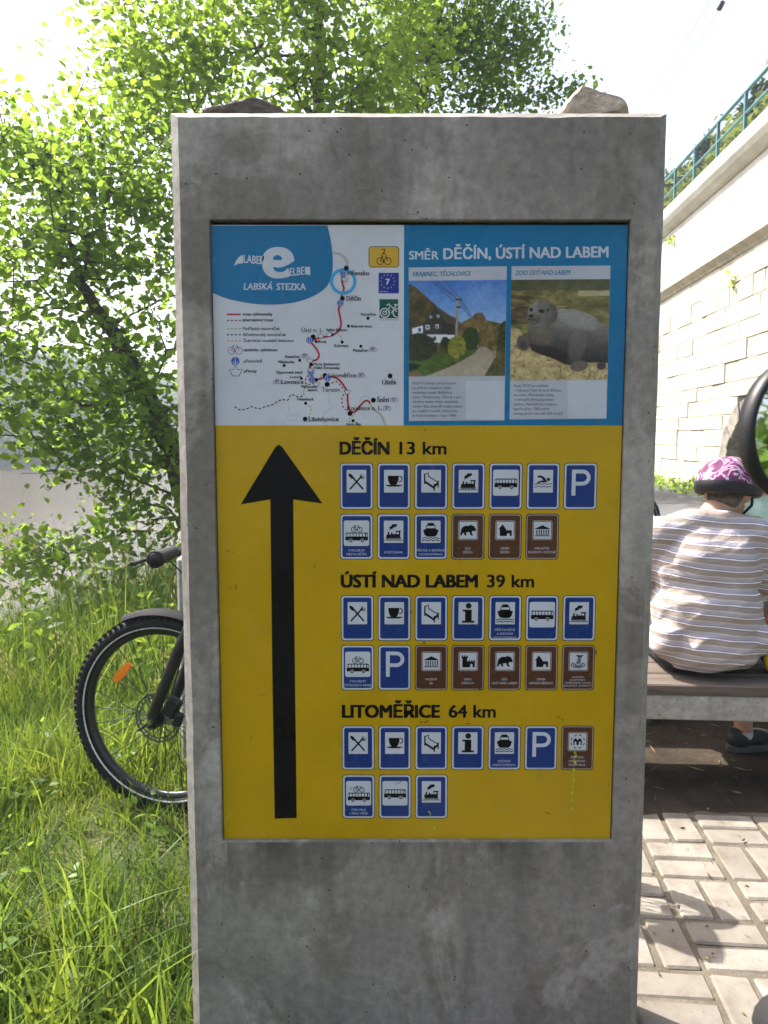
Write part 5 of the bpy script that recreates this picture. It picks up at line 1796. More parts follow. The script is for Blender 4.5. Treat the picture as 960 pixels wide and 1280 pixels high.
# seed heads standing over the bank
def seed_stalks():
    rs = np.random.RandomState(75)
    b = MB()
    for k in range(90):
        x, y = rs.uniform(-3.2, -0.6), rs.uniform(3.1, 6.2)
        z = gz(x, y)
        h = rs.uniform(0.45, 0.95) if y > 3.6 else rs.uniform(0.3, 0.5)
        l = rs.normal(0, 0.14, 2)
        p = [Vector((x + l[0] * t * t, y + l[1] * t * t, z + h * t)) for t in (0, 0.5, 0.85, 1.0)]
        b.tube(p, [0.0016, 0.0013, 0.001, 0.001], M_GRASS_DRY, 3, False)
        e = p[-1]
        for q in range(9):
            f = q / 9
            d = Vector((rs.normal(0, 0.018), rs.normal(0, 0.018), -0.11 * f))
            s = 0.004
            c = e + d + Vector((l[0] * 0.05, 0, 0.05))
            b.add([c + Vector((-s, 0, 0)), c + Vector((0, -s, 0.012)), c + Vector((s, 0, 0)), c + Vector((0, s, -0.014))], [(0, 1, 2, 3)], M_GRASS_DRY)
    b.build('seed_stalks')['kind'] = 'stuff'
seed_stalks()
# leafy weeds along the edge of the bank
def weeds():
    rs = np.random.RandomState(76)
    P = []
    for k in range(260):
        x, y = rs.uniform(-4.2, -0.2), rs.uniform(3.9, 7.0)
        h = rs.uniform(0.25, 0.8)
        z = gz(x, y)
        m = int(h * 32)
        t = rs.rand(m)
        P.append(np.stack([x + rs.normal(0, 0.07, m), y + rs.normal(0, 0.07, m), z + h * (0.15 + 0.85 * t)], -1))
    P2 = []
    for k in range(420):
        x, y = rs.uniform(-3.0, -0.75), rs.uniform(1.7, 4.2)
        if x > -1.3 and 2.0 < y < 2.85 and rs.rand() < 0.7:
            continue
        m = rs.randint(4, 12)
        P2.append(np.stack([x + rs.normal(0, 0.04, m), y + rs.normal(0, 0.04, m), gz(x, y) + rs.uniform(0.03, 0.16, m)], -1))
    P = np.concatenate(P)
    o = leaves('ground_weeds', np.concatenate(P2), 0.042, rs, M_LEAF_W, None, 0.7, 0.8)
    o['kind'] = 'stuff'
    o = leaves('bank_weeds', P, 0.075, rs, M_LEAF_W, None, 0.8, 0.75)
    o['kind'] = 'stuff'
weeds()
# weeds at the foot of the wall and on the masonry
def wall_weeds():
    rs = np.random.RandomState(77)
    P = []
    for k in range(420):
        a = rs.uniform(6, 45)
        o = W_OFF - rs.uniform(0.15, 1.1)
        p = WP(a, o, 0)
        m = 9
        P.append(np.stack([p.x + rs.normal(0, 0.12, m), p.y + rs.normal(0, 0.12, m), rs.uniform(0.02, 0.30, m)], -1))
    for a, z in ((24.3, 7.3), (19.3, 5.1)):
        p = WP(a, W_OFF - 0.1, z)
        P.append(np.stack([p.x + rs.normal(0, 0.04, 26), p.y + rs.normal(0, 0.07, 26), z + rs.normal(-0.06, 0.09, 26)], -1))
    o = leaves('wall_weeds', np.concatenate(P), 0.13, rs, M_LEAF_B, None, 0.9, 0.7)
    o['kind'] = 'stuff'
wall_weeds()
# woods: hillside scrub behind the railing and the far river bank
def wood(name, pts, crown, leafn, leaf, seed, mat):
    rs = np.random.RandomState(seed)
    P = []
    for x, y, z, r, h in pts:
        q = rs.normal(0, 1, (leafn, 3))
        q /= np.linalg.norm(q, axis=1)[:, None]
        q *= rs.uniform(0.55, 1.0, (leafn, 1)) + 0.25 * np.sin(q[:, 0:1] * 5 + x) * np.cos(q[:, 1:2] * 4)
        P.append(np.array([x, y, z + h * 0.5]) + q * np.array([r, r, h * 0.55]))
    o = leaves(name, np.concatenate(P), leaf, rs, mat, None, 1.0, 1.2)
    o['kind'] = 'stuff'
def hill_h(o, a):
    return 8.0 + 1.2 * min(max(0, o - W_OFF - 2.2), 4.3) * (1 + 0.12 * math.sin(a * 0.11))
rsw = np.random.RandomState(80)
pts = []
for k in range(260):
    a, o = rsw.uniform(14, 80), W_OFF + 2.0 + abs(rsw.normal(0, 5.0))
    p = WP(a, o)
    pts.append((p.x, p.y, hill_h(o, a) - 0.2, rsw.uniform(0.8, 1.8), rsw.uniform(1.4, 3.2)))
wood('hillside_scrub', pts, 1, 260, 0.26, 81, M_HILL_LEAF)
pts = []
for k in range(420):
    a, o = rsw.uniform(-30, 260), -rsw.uniform(47, 82)
    p = WP(a, o)
    pts.append((p.x, p.y, gz(p.x, p.y) - 0.5, rsw.uniform(2.0, 4), rsw.uniform(3, 7)))
wood('far_bank_wood', pts, 1, 190, 0.85, 82, M_FAR_LEAF)
# conifers standing out above the railing
def conifer(h, seed):
    rs = np.random.RandomState(seed)
    root = empty('conifer_tree', (0, 0, 0))
    b = MB()
    b.tube([(0, 0, 0), (0, 0, h * 0.5), (0.03, 0, h)], [0.13, 0.08, 0.01], M_BARK, 6)
    b.build('trunk', root)
    V, F, P = [], [], []
    nl = 15
    for i in range(nl):
        z = h * (0.14 + 0.84 * i / nl)
        r = h * 0.25 * (1 - i / nl) ** 0.85 + 0.10
        for k in range(9):
            an = rs.uniform(0, 2 * PI)
            L = r * rs.uniform(0.55, 1.15)
            for t in np.linspace(0.12, 1, 9):
                for q in range(3):
                    P.append((math.cos(an) * L * t + rs.normal(0, 0.06), math.sin(an) * L * t + rs.normal(0, 0.06), z - L * 0.28 * t + rs.normal(0, 0.05)))
    leaves('crown', np.array(P), 0.26, rs, M_CONIFER, root, 0.7, 0.55)
    return root
for k, (u, v, y, h, lab) in enumerate([(951, 96, 27, 4.6, 'tallest dark conifer rising above the teal railing'), (884, 172, 31, 2.6, 'lone wind-bent conifer poking over the railing midway along'), (855, 204, 36, 3.6, 'slim dark conifer in the pair beyond the railing, the taller of the two'), (841, 214, 36, 3.0, 'shorter dark conifer in the pair beyond the railing'), (934, 128, 30, 3.4, 'dark conifer standing beside the tallest one above the railing')]):
    t = conifer(h, 90 + k)
    p = at_y(u, v, y)
    t.location = (p.x, p.y, p.z - h)
    tagit(t, lab, 'conifer', 'conifers on the slope behind the railing')
# narrow-leaved shrub close behind the viewer, seen in the round mirror
tree('willow_shrub', 'narrow leaved willow shrub reflected in the round mirror', 'shrub', (2.9, -0.9, -0.05),
     [(2.9, -0.9, -0.1, 0.07), (2.85, -0.9, 0.5, 0.055), (2.8, -0.85, 1.1, 0.04), (2.7, -0.9, 1.7, 0.012)],
     [((2.8, -0.9, 1.2), (0.7, 0.75, 0.6), 60)], 12, 0.13, 58, M_LEAF_W, spread=0.16, step=0.3)

# ------------------------------------------------------------------ bicycles
BR = 0.365           # outer tyre radius
WB = 1.13            # wheelbase
HEAD_A = R(69)
def bicycle(name, label, steer, guard=True, mirror=False, group=None):
    """local frame: x forward, y to the bike's left, z up; origin on the ground under the front hub"""
    root = empty(name, (0, 0, 0), 0, label, 'bicycle', group)
    ax_p = Vector((-0.048, 0, BR))
    ax_d = Vector((-math.cos(HEAD_A), 0, math.sin(HEAD_A)))
    ST = Matrix.Translation(ax_p) @ Matrix.Rotation(steer, 4, ax_d) @ Matrix.Translation(-ax_p)
    sx = lambda p: ST @ p
    idx = lambda p: p
    def wheel(hub, xf, front):
        H = Vector(hub)
        b = MB()
        Y = Vector((0, 1, 0))
        ro = BR - 0.056
        b.lathe([(ro - 0.016, -0.011), (ro + 0.002, -0.014), (ro + 0.010, -0.013), (ro + 0.004, 0.0), (ro + 0.010, 0.013), (ro + 0.002, 0.014), (ro - 0.016, 0.011), (ro - 0.019, 0)], H, Y, M_BLACK, 60, True, True)
        b.lathe([(0.009, -0.055), (0.02, -0.05), (0.028, -0.036), (0.026, -0.03), (0.016, -0.02), (0.016, 0.02), (0.026, 0.03), (0.028, 0.036), (0.02, 0.05), (0.009, 0.055)], H, Y, M_BLACK_PL, 18)
        wheel_o = b.build('wheel', root, xf=xf)
        t = MB()
        prof = []
        tr = 0.0275
        for k in range(14):
            a = 2 * PI * k / 14
            prof.append((BR - 0.005 - tr + tr * math.cos(a), tr * 1.02 * math.sin(a)))
        t.lathe(prof, H, Y, M_RUBBER, 90, True, True)
        n = 84
        for k in range(n):
            an = 2 * PI * k / n
            er, et = Vector((math.cos(an), 0, math.sin(an))), Vector((-math.sin(an), 0, math.cos(an)))
            for w, dr in ((-0.020, -0.010), (-0.007, -0.002), (0.007, -0.002), (0.020, -0.010)):
                an2 = an + (PI / n if abs(w) < 0.01 else 0)
                er, et = Vector((math.cos(an2), 0, math.sin(an2))), Vector((-math.sin(an2), 0, math.cos(an2)))
                c = H + er * (BR - 0.004 + dr) + Vector((0, w, 0))
                q = Matrix((et, Vector((0, 1, 0)), er)).transposed()
                t.box(c, (0.0125, 0.009, 0.011), M_RUBBER, q)
        ty = t.build('tyre', wheel_o, xf=xf)
        l = MB()
        for s in (-1, 1):
            rr, yy = BR - 0.047, 0.0225 * s
            l.lathe([(rr - 0.002, yy), (rr + 0.003, yy + 0.0022 * s)], H, Y, M_WLINE, 72)
        l.build('reflective_line', wheel_o, xf=xf)
        s_ = MB()
        ns = 28
        for k in range(ns):
            sd = 1 if k % 2 else -1
            a0 = 2 * PI * k / ns
            a1 = a0 + (0.5 if (k // 2) % 2 else -0.5) * 1.6
            p0 = H + Vector((math.cos(a0) * (ro - 0.015), 0, math.sin(a0) * (ro - 0.015)))
            p1 = H + Vector((math.cos(a1) * 0.026, 0.033 * sd, math.sin(a1) * 0.026))
            s_.tube([p0, p1], 0.0017, M_SPOKE, 4, False)
        so = s_.build('spoke_set', wheel_o, xf=xf)
        so['kind'] = 'stuff'
        # disc brake rotor on the left side
        d = MB()
        yr = 0.046
        n = 40
        def ringr(r0, r1, wave=0.0):
            vs, fs = [], []
            for k in range(n * 2):
                a = PI * k / n
                wv = wave * math.cos(a * 12)
                for r, y in ((r0, yr - .001), (r1 + wv, yr - .001), (r1 + wv, yr + .001), (r0, yr + .001)):
                    vs.append(H + Vector((math.cos(a) * r, y, math.sin(a) * r)))
            m = n * 2
            for k in range(m):
                for q in range(4):
                    fs.append((k * 4 + q, k * 4 + (q + 1) % 4, ((k + 1) % m) * 4 + (q + 1) % 4, ((k + 1) % m) * 4 + q))
            d.add(vs, fs, M_ROTOR)
        ringr(0.083, 0.090, 0.0012)
        ringr(0.070, 0.075)
        ringr(0.024, 0.033)
        for k in range(30):
            a = 2 * PI * k / 30
            p0, p1 = (math.cos(a) * .074, math.sin(a) * .074), (math.cos(a + .07) * .084, math.sin(a + .07) * .084)
            d.tube([H + Vector((p0[0], yr, p0[1])), H + Vector((p1[0], yr, p1[1]))], 0.0024, M_ROTOR, 4)
        for k in range(6):
            a = 2 * PI * k / 6
            for da in (0.45, -0.25):
                d.tube([H + Vector((math.cos(a) * .030, yr, math.sin(a) * .030)), H + Vector((math.cos(a + da * .6) * .052, yr, math.sin(a + da * .6) * .052)), H + Vector((math.cos(a + da) * .071, yr, math.sin(a + da) * .071))], 0.0026, M_ROTOR, 4)
        d.build('brake_rotor', wheel_o, xf=xf)
        r = MB()
        an = R(137) if not front else R(41)
        er, et = Vector((math.cos(an), 0, math.sin(an))), Vector((-math.sin(an), 0, math.cos(an)))
        q = Matrix((et, Vector((0, 1, 0)), er)).transposed()
        rc = H + er * 0.215
        prof = [(-0.010, -0.042), (0.010, -0.042), (0.016, 0.0), (0.010, 0.042), (-0.010, 0.042), (-0.016, 0.0)]
        r.prism(prof, er, et, (0, 1, 0), -0.006, 0.018, rc, M_REFL)
        r.build('reflector', wheel_o, xf=xf)
        return wheel_o
    wheel((0, 0, BR), sx, True)
    wheel((-WB, 0, BR), idx, False)
    # fork
    def ax_at(z, fwd=0.0):
        t = (z - BR) / ax_d.z
        return ax_p + ax_d * t + Vector((fwd * math.sin(HEAD_A), 0, fwd * math.cos(HEAD_A)))
    for s in (1, -1):
        f = MB()
        y = 0.072 * s
        top = ax_at(0.785, 0.03)
        f.tube([Vector((0.012, y * 0.92, BR - 0.028)), Vector((0.004, y, BR + 0.02)), Vector((top.x * 0.55, y, 0.62)), Vector((top.x, y * 0.97, 0.785))], [0.017, 0.019, 0.0205, 0.0195], M_BLACK, 12)
        f.tube([Vector((-0.01, y * 0.5, BR)), Vector((0.004, y * 1.1, BR))], 0.013, M_BLACK_PL, 10)
        if s == 1:
            f.tube([Vector((0.004, y * 1.05, BR)), Vector((0.004, y * 1.38, BR))], 0.009, M_STEEL, 10)
            f.tube([Vector((0.004, y * 1.3, BR)), Vector((0.045, y * 1.42, BR - 0.03))], 0.005, M_BLACK_PL, 6)
        f.build('fork_leg', root, xf=sx)
    cr = MB()
    cc = ax_at(0.80, 0.028)
    cr.box(cc, (0.055, 0.185, 0.045), M_BLACK, Matrix.Rotation(PI / 2 - HEAD_A, 3, 'Y') @ Matrix.Identity(3), 0.012)
    cr.tube([ax_at(0.80), ax_at(0.94)], 0.017, M_BLACK, 12)
    cr.build('fork_crown', root, xf=sx)
    ca = MB()
    ca.box((-0.062, 0.052, BR + 0.045), (0.05, 0.034, 0.075), M_BLACK_PL, Matrix.Rotation(-0.5, 3, 'Y'), 0.008)
    ca.box((-0.085, 0.055, BR + 0.005), (0.03, 0.026, 0.05), M_BLACK_PL, Matrix.Rotation(-0.3, 3, 'Y'), 0.006)
    ca.tube([(-0.06, 0.06, BR + 0.08), (-0.10, 0.07, BR + 0.2), (-0.16, 0.07, 0.74), (-0.24, 0.06, 0.92)], 0.0026, M_BLACK_PL, 5)
    ca.build('brake_caliper', root, xf=sx)
    if guard:
        g = MB()
        vs, fs = [], []
        m, k5 = 22, 7
        for i in range(m + 1):
            a = R(88 + 66 * i / m) - R(22)
            for q in range(k5):
                t = (q - 3) / 3.0
                wdt = 0.036 * (1 - 0.25 * (1 - i / m) ** 3)
                rr = BR + 0.016 - 0.018 * t * t + 0.004
                vs.append(Vector((math.cos(a) * rr, t * wdt, BR + math.sin(a) * rr)))
        for i in range(m):
            for q in range(k5 - 1):
                fs.append((i * k5 + q, i * k5 + q + 1, (i + 1) * k5 + q + 1, (i + 1) * k5 + q))
        g.add(vs, fs, M_GUARD, True)
        off = [v + (v - Vector((0, v.y, BR))).normalized() * -0.003 for v in vs]
        g.add(off, [f[::-1] for f in fs], M_GUARD, True)
        g.build('mudguard', root, xf=sx)
    # bars
    st = MB()
    h0 = ax_at(0.935)
    bc = h0 + Vector((0.100, 0, 0.036))
    st.tube([h0 + Vector((-0.005, 0, -0.005)), bc], [0.02, 0.021], M_BLACK_PL, 12)
    st.lathe([(0.001, -0.025), (0.02, -0.025), (0.02, 0.02), (0.001, 0.02)], h0, ax_d, M_BLACK_PL, 14)
    st.build('stem', root, xf=sx)
    hb = MB()
    bp = []
    for y in (-0.375, -0.32, -0.2, -0.12, -0.05, 0.05, 0.12, 0.2, 0.32, 0.375):
        ay = abs(y)
        rise = 0.022 * float(ss(0.06, 0.16, ay)) - 0.006 * float(ss(0.2, 0.34, ay))
        bp.append(bc + Vector((-0.03 * float(ss(0.1, 0.36, ay)), y, rise)))
    hb.tube(bp, 0.0135, M_BLACK, 12)
    bar = hb.build('handlebar', root, xf=sx)
    for s in (-1, 1):
        e = bp[0] if s < 0 else bp[-1]
        i_ = bp[2] if s < 0 else bp[-3]
        d = (e - i_).normalized()
        gr = MB()
        p0 = e + d * 0.006
        gr.tube([p0 - d * 0.145, p0 - d * 0.138, p0 - d * 0.02, p0 - d * 0.012, p0 - d * 0.001, p0], [0.018, 0.020, 0.024, 0.0265, 0.027, 0.024], M_GRIP, 16)
        gr.lathe([(0.001, 0.001), (0.021, 0.001), (0.021, -0.004)], p0, d, M_BLACK_PL, 14)
        gr.build('grip', bar, xf=sx)
        lv = MB()
        c = p0 - d * 0.175
        lv.box(c + Vector((0.012, 0, -0.004)), (0.05, 0.034, 0.034), M_BLACK_PL, None, 0.008)
        lv.tube([c + Vector((0.025, s * 0.005, -0.006)), c + Vector((0.055, s * 0.05, -0.018)), c + Vector((0.062, s * 0.11, -0.022)), c + Vector((0.066, s * 0.16, -0.026))], [0.010, 0.009, 0.0085, 0.0095], M_BLACK_PL, 8, flat=0.7)
        lv.tube([c + Vector((0.02, -s * 0.01, 0)), c + Vector((0.09, -s * 0.06, -0.02)), c + Vector((0.06, -s * 0.14, -0.10)), ax_at(0.82, 0.09)], 0.0026, M_BLACK_PL, 5)
        lv.build('brake_lever', bar, xf=sx)
    # frame
    bb = Vector((-0.70, 0, 0.325))
    stt = bb + Vector((-0.165, 0, 0.43))
    ht, hb_ = ax_at(0.925), ax_at(0.83)
    fr = MB()
    fr.tube([ax_at(0.93), ax_at(0.82)], 0.026, M_BLACK, 14)
    fr.tube([hb_ + Vector((-0.01, 0, 0)), bb], [0.030, 0.028], M_BLACK, 12)
    fr.tube([ht + Vector((-0.01, 0, -0.03)), stt + Vector((0.01, 0, -0.03))], 0.023, M_BLACK, 12)
    fr.tube([bb, stt], 0.018, M_BLACK, 12)
    for s in (-1, 1):
        rh = Vector((-WB, 0.068 * s, BR))
        fr.tube([bb + Vector((-0.02, 0.03 * s, 0)), bb + Vector((-0.14, 0.055 * s, 0.01)), rh], [0.012, 0.011, 0.009], M_BLACK, 8)
        fr.tube([stt + Vector((0, 0.018 * s, -0.05)), stt + Vector((-0.12, 0.05 * s, -0.17)), rh], [0.010, 0.009, 0.008], M_BLACK, 8)
        fr.lathe([(0.001, -0.012), (0.016, -0.012), (0.016, 0.012), (0.001, 0.012)], rh, (0, 1, 0), M_BLACK, 10)
    fr.lathe([(0.022, -0.045), (0.025, -0.04), (0.025, 0.04), (0.022, 0.045)], bb, (0, 1, 0), M_BLACK_PL, 14)
    fr.build('frame', root)
    sp = MB()
    sc = stt + Vector((-0.06, 0, 0.16))
    sp.tube([stt + Vector((0.01, 0, -0.03)), sc + Vector((0, 0, -0.03))], 0.0145, M_BLACK_PL, 10)
    sp.build('seat_post', root)
    sd = MB()
    prof = [(-0.13, 0.075), (-0.12, 0.085), (-0.06, 0.078), (0.0, 0.045), (0.06, 0.027), (0.12, 0.02), (0.145, 0.008)]
    vs, fs = [], []
    nn = 12
    for x, wd in prof:
        for k in range(nn):
            a = 2 * PI * k / nn
            vs.append(sc + Vector((x, math.cos(a) * wd, math.sin(a) * 0.022 + 0.02 + (0.015 if x < -0.08 else 0))))
    for i in range(len(prof) - 1):
        for k in range(nn):
            fs.append((i * nn + k, (i + 1) * nn + k, (i + 1) * nn + (k + 1) % nn, i * nn + (k + 1) % nn))
    sd.add(vs, fs, M_BLACK_PL, True)
    sd.add(vs[:nn], [list(range(nn))], M_BLACK_PL)
    sd.add(vs[-nn:], [list(range(nn))[::-1]], M_BLACK_PL)
    sd.build('saddle', root)
    ck = MB()
    ck.lathe([(0.05, 0), (0.082, -0.002), (0.085, 0.001), (0.05, 0.003)], bb + Vector((0, -0.05, 0)), (0, 1, 0), M_BLACK_PL, 32)
    ck.tube([bb + Vector((0, -0.07, 0)), bb + Vector((0, 0.07, 0))], 0.012, M_BLACK_PL, 10)
    ck.lathe([(0.012, 0.0), (0.052, 0.0), (0.052, 0.002), (0.012, 0.002)], bb + Vector((0, -0.05, 0)), (0, 1, 0), M_BLACK_PL, 32)
    for s in (-1, 1):
        e = bb + Vector((0.14 * s, 0.075 * s, -0.10 * s))
        ck.tube([bb + Vector((0, 0.06 * s, 0)), e], [0.014, 0.011], M_BLACK_PL, 8)
    crank = ck.build('crankset', root)
    for s in (-1, 1):
        e = bb + Vector((0.14 * s, 0.075 * s, -0.10 * s))
        pd = MB()
        pd.box(e + Vector((0, 0.055 * s, 0)), (0.09, 0.085, 0.02), M_BLACK_PL, None, 0.006)
        pd.build('pedal', crank)
    cn = MB()
    for z in (0.085, -0.085):
        cn.tube([bb + Vector((0, -0.05, z)), Vector((-WB, -0.05, BR + z * 0.45))], 0.0045, M_STEEL, 5)
    cn.build('chain', root)
    if mirror:
        e = sx(bp[0])
        return root, e
    return root

# the bike parked behind the stand: front wheel turned to its right
hubp = at_y(205.5, 892, 2.72)
bike1 = bicycle('bicycle', 'black mountain bike behind the concrete stand, front wheel turned in the long grass', -R(2), True)
bike1.location = (hubp.x, hubp.y, hubp.z - BR)
bike1.rotation_euler = (0, 0, PI - R(12))
# a second one parked by the path, only its wheel shows past the stand
bike2 = bicycle('bicycle', 'dark bicycle parked by the cycle path, its wheel just showing past the stand', R(4), False)
p = at_y(826, 662, 9.6)
bike2.location = (p.x - BR, p.y, 0.02)
bike2.rotation_euler = (0, 0, 0)
# the bike at the viewer's side: one grip and its round mirror reach into the picture
bike3, _ = bicycle('bicycle', 'black bicycle at the near right, carrying a round mirror on a long stalk', 0.0, False, True)
g_local = Vector((-0.21, -0.381, 0.985))
gt = at_y(1000, 1278, 0.60)
bike3.rotation_euler = (0, 0, PI)
bike3.location = (gt.x + g_local.x, gt.y + g_local.y, gt.z - g_local.z)
def mirror_part():
    B = Vector(bike3.location)
    w2l = lambda p: Vector((-(p.x - B.x), -(p.y - B.y), p.z - B.z))
    c = at_y(1011, 538, 0.60)
    n = Vector((0.30, -1, 0.0)).normalized()
    r = 0.0585
    m = MB()
    m.lathe([(r * 0.905, 0.002), (r * 0.92, 0.0045), (r * 0.955, 0.006), (r * 1.0, 0.005), (r * 1.01, -0.003), (r * 0.96, -0.012), (r * 0.6, -0.026), (0.001, -0.028)], c, n, M_BLACK_PL, 40)
    g = Vector((gt.x, gt.y, gt.z))
    m.tube([g + Vector((0.01, -0.02, 0.015)), g + Vector((0.075, 0.01, 0.06)), g + Vector((0.10, 0.02, 0.25)), c + Vector((0.06, 0.03, -0.06)), c - n * 0.022], [0.009, 0.0065, 0.0065, 0.0065, 0.009], M_BLACK_PL, 8)
    mo = m.build('mirror', bike3, xf=lambda p: w2l(p))
    q = MB()
    q.lathe([(0.0005, 0.0035), (r * 0.4, 0.0033), (r * 0.915, 0.0022)], c, n, M_MIRROR, 40)
    q.build('mirror_glass', mo, xf=lambda p: w2l(p))
mirror_part()

# ------------------------------------------------------------------ litter on the soil and paving
def litter():
    rs = np.random.RandomState(120)
    b = MB()
    mats = [M_GRASS_DRY, M_BARK, M_JOINT]
    for k in range(520):
        if k < 330:
            x, y, z = rs.uniform(0.6, 2.4), rs.uniform(2.82, 4.4), 0.012
        else:
            x, y, z = rs.uniform(0.6, 2.0), rs.uniform(1.7, 2.8), 0.008
        an = rs.uniform(0, PI)
        L = rs.uniform(0.015, 0.09) if k < 330 else rs.uniform(0.005, 0.03)
        w_ = rs.uniform(0.0012, 0.003) if rs.rand() < 0.7 else rs.uniform(0.004, 0.010)
        d = Vector((math.cos(an), math.sin(an), rs.normal(0, 0.06))) * L / 2
        s = Vector((-math.sin(an), math.cos(an), 0)) * w_ / 2
        c = Vector((x, y, z + rs.uniform(0, 0.004)))
        m = mats[rs.randint(3)]
        up = Vector((0, 0, w_ * 0.5))
        b.add([c - d, c - s, c + d, c + s, c + up, c - up], [(0, 1, 4), (1, 2, 4), (2, 3, 4), (3, 0, 4), (1, 0, 5), (2, 1, 5), (3, 2, 5), (0, 3, 5)], m)
    b.build('ground_litter')['kind'] = 'stuff'
litter()

# ------------------------------------------------------------------ bench and table
BA = -R(4.0)
def furniture(name, label, cat, loc, L, zt, planks, depth, pw):
    """plank top on concrete beams and legs; local x along, y across"""
    root = empty(name, loc, BA, label, cat)
    rng = random.Random(len(label))
    for i in range(planks):
        y = (i + 0.5) * depth / planks
        b = MB()
        b.box((0, y, zt - 0.021), (L, depth / planks - 0.012, 0.042), M_WOOD, None, 0.005)
        b.build('plank', root)
    for y in (0.045, depth - 0.045):
        b = MB()
        b.box((0, y, zt - 0.042 - 0.05), (L, 0.07, 0.10), M_CONC_POST, None, 0.006)
        b.build('beam', root)
    for x in (-L / 2 + 0.16, L / 2 - 0.16):
        b = MB()
        b.box((x, depth / 2, (zt - 0.142) / 2 - 0.02), (0.10, depth - 0.10, zt - 0.142 + 0.06), M_CONC_POST, None, 0.008)
        b.build('leg', root)
    return root
bench_p = at_z(880, 857, 0.45)
furniture('bench', 'bench of brown planks on pale concrete beams, carrying the person in stripes', 'bench', (bench_p.x + 0.22, bench_p.y - 0.02, 0), 2.3, 0.45, 3, 0.46, 0.15)
furniture('picnic_table', 'plank picnic table in front of the person in stripes', 'table', (bench_p.x + 0.30, bench_p.y + 0.78, 0), 2.3, 0.75, 5, 0.72, 0.15)
furniture('bench', 'bench on the far side of the picnic table', 'bench', (bench_p.x + 0.40, bench_p.y + 1.74, 0), 2.3, 0.45, 3, 0.46, 0.15)

# ------------------------------------------------------------------ people
def remesh(name, b, mat, voxel, parent, smooth=4, cut=None, disp=None):
    """melt overlapping shapes into one continuous skin"""
    o = b.build(name, None)
    md = o.modifiers.new('r', 'REMESH')
    md.mode = 'VOXEL'
    md.voxel_size = voxel
    sm = o.modifiers.new('s', 'SMOOTH')
    sm.factor = 0.6
    sm.iterations = smooth
    bpy.context.view_layer.update()
    dg = bpy.context.evaluated_depsgraph_get()
    me = bpy.data.meshes.new_from_object(o.evaluated_get(dg))
    old = o.data
    bpy.data.objects.remove(o)
    bpy.data.meshes.remove(old)
    me.name = name
    me.materials.clear()
    me.materials.append(mat)
    if disp:
        me.update()
        offs = [disp(q.co) for q in me.vertices]
        nrm = [q.normal.copy() for q in me.vertices]
        for q, d, n_ in zip(me.vertices, offs, nrm):
            q.co += n_ * d
    if cut:
        bm = bmesh.new()
        bm.from_mesh(me)
        for co, no in cut:
            bmesh.ops.bisect_plane(bm, geom=list(bm.verts) + list(bm.edges) + list(bm.faces), plane_co=co, plane_no=no, clear_outer=True)
        bm.to_mesh(me)
        bm.free()
    me.polygons.foreach_set('use_smooth', [True] * len(me.polygons))
    return link_mesh(name, me, parent)
def limb(b, pts, rad, mat=None):
    """tapered limb with round ends"""
    P, Rr = [], []
    pts = [Vector(p) for p in pts]
    d0 = (pts[0] - pts[1]).normalized()
    d1 = (pts[-1] - pts[-2]).normalized()
    for f in (0.95, 0.7, 0.35):
        P.append(pts[0] + d0 * rad[0] * f)
        Rr.append(rad[0] * math.sqrt(1 - f * f))
    sp = smooth_path3(pts, 4)
    rr = np.interp(np.linspace(0, 1, len(sp)), np.linspace(0, 1, len(rad)), rad)
    P += [Vector(p) for p in sp]
    Rr += list(rr)
    for f in (0.35, 0.7, 0.95):
        P.append(pts[-1] + d1 * rad[-1] * f)
        Rr.append(rad[-1] * math.sqrt(1 - f * f))
    b.tube(P, Rr, M_SKIN, 14)
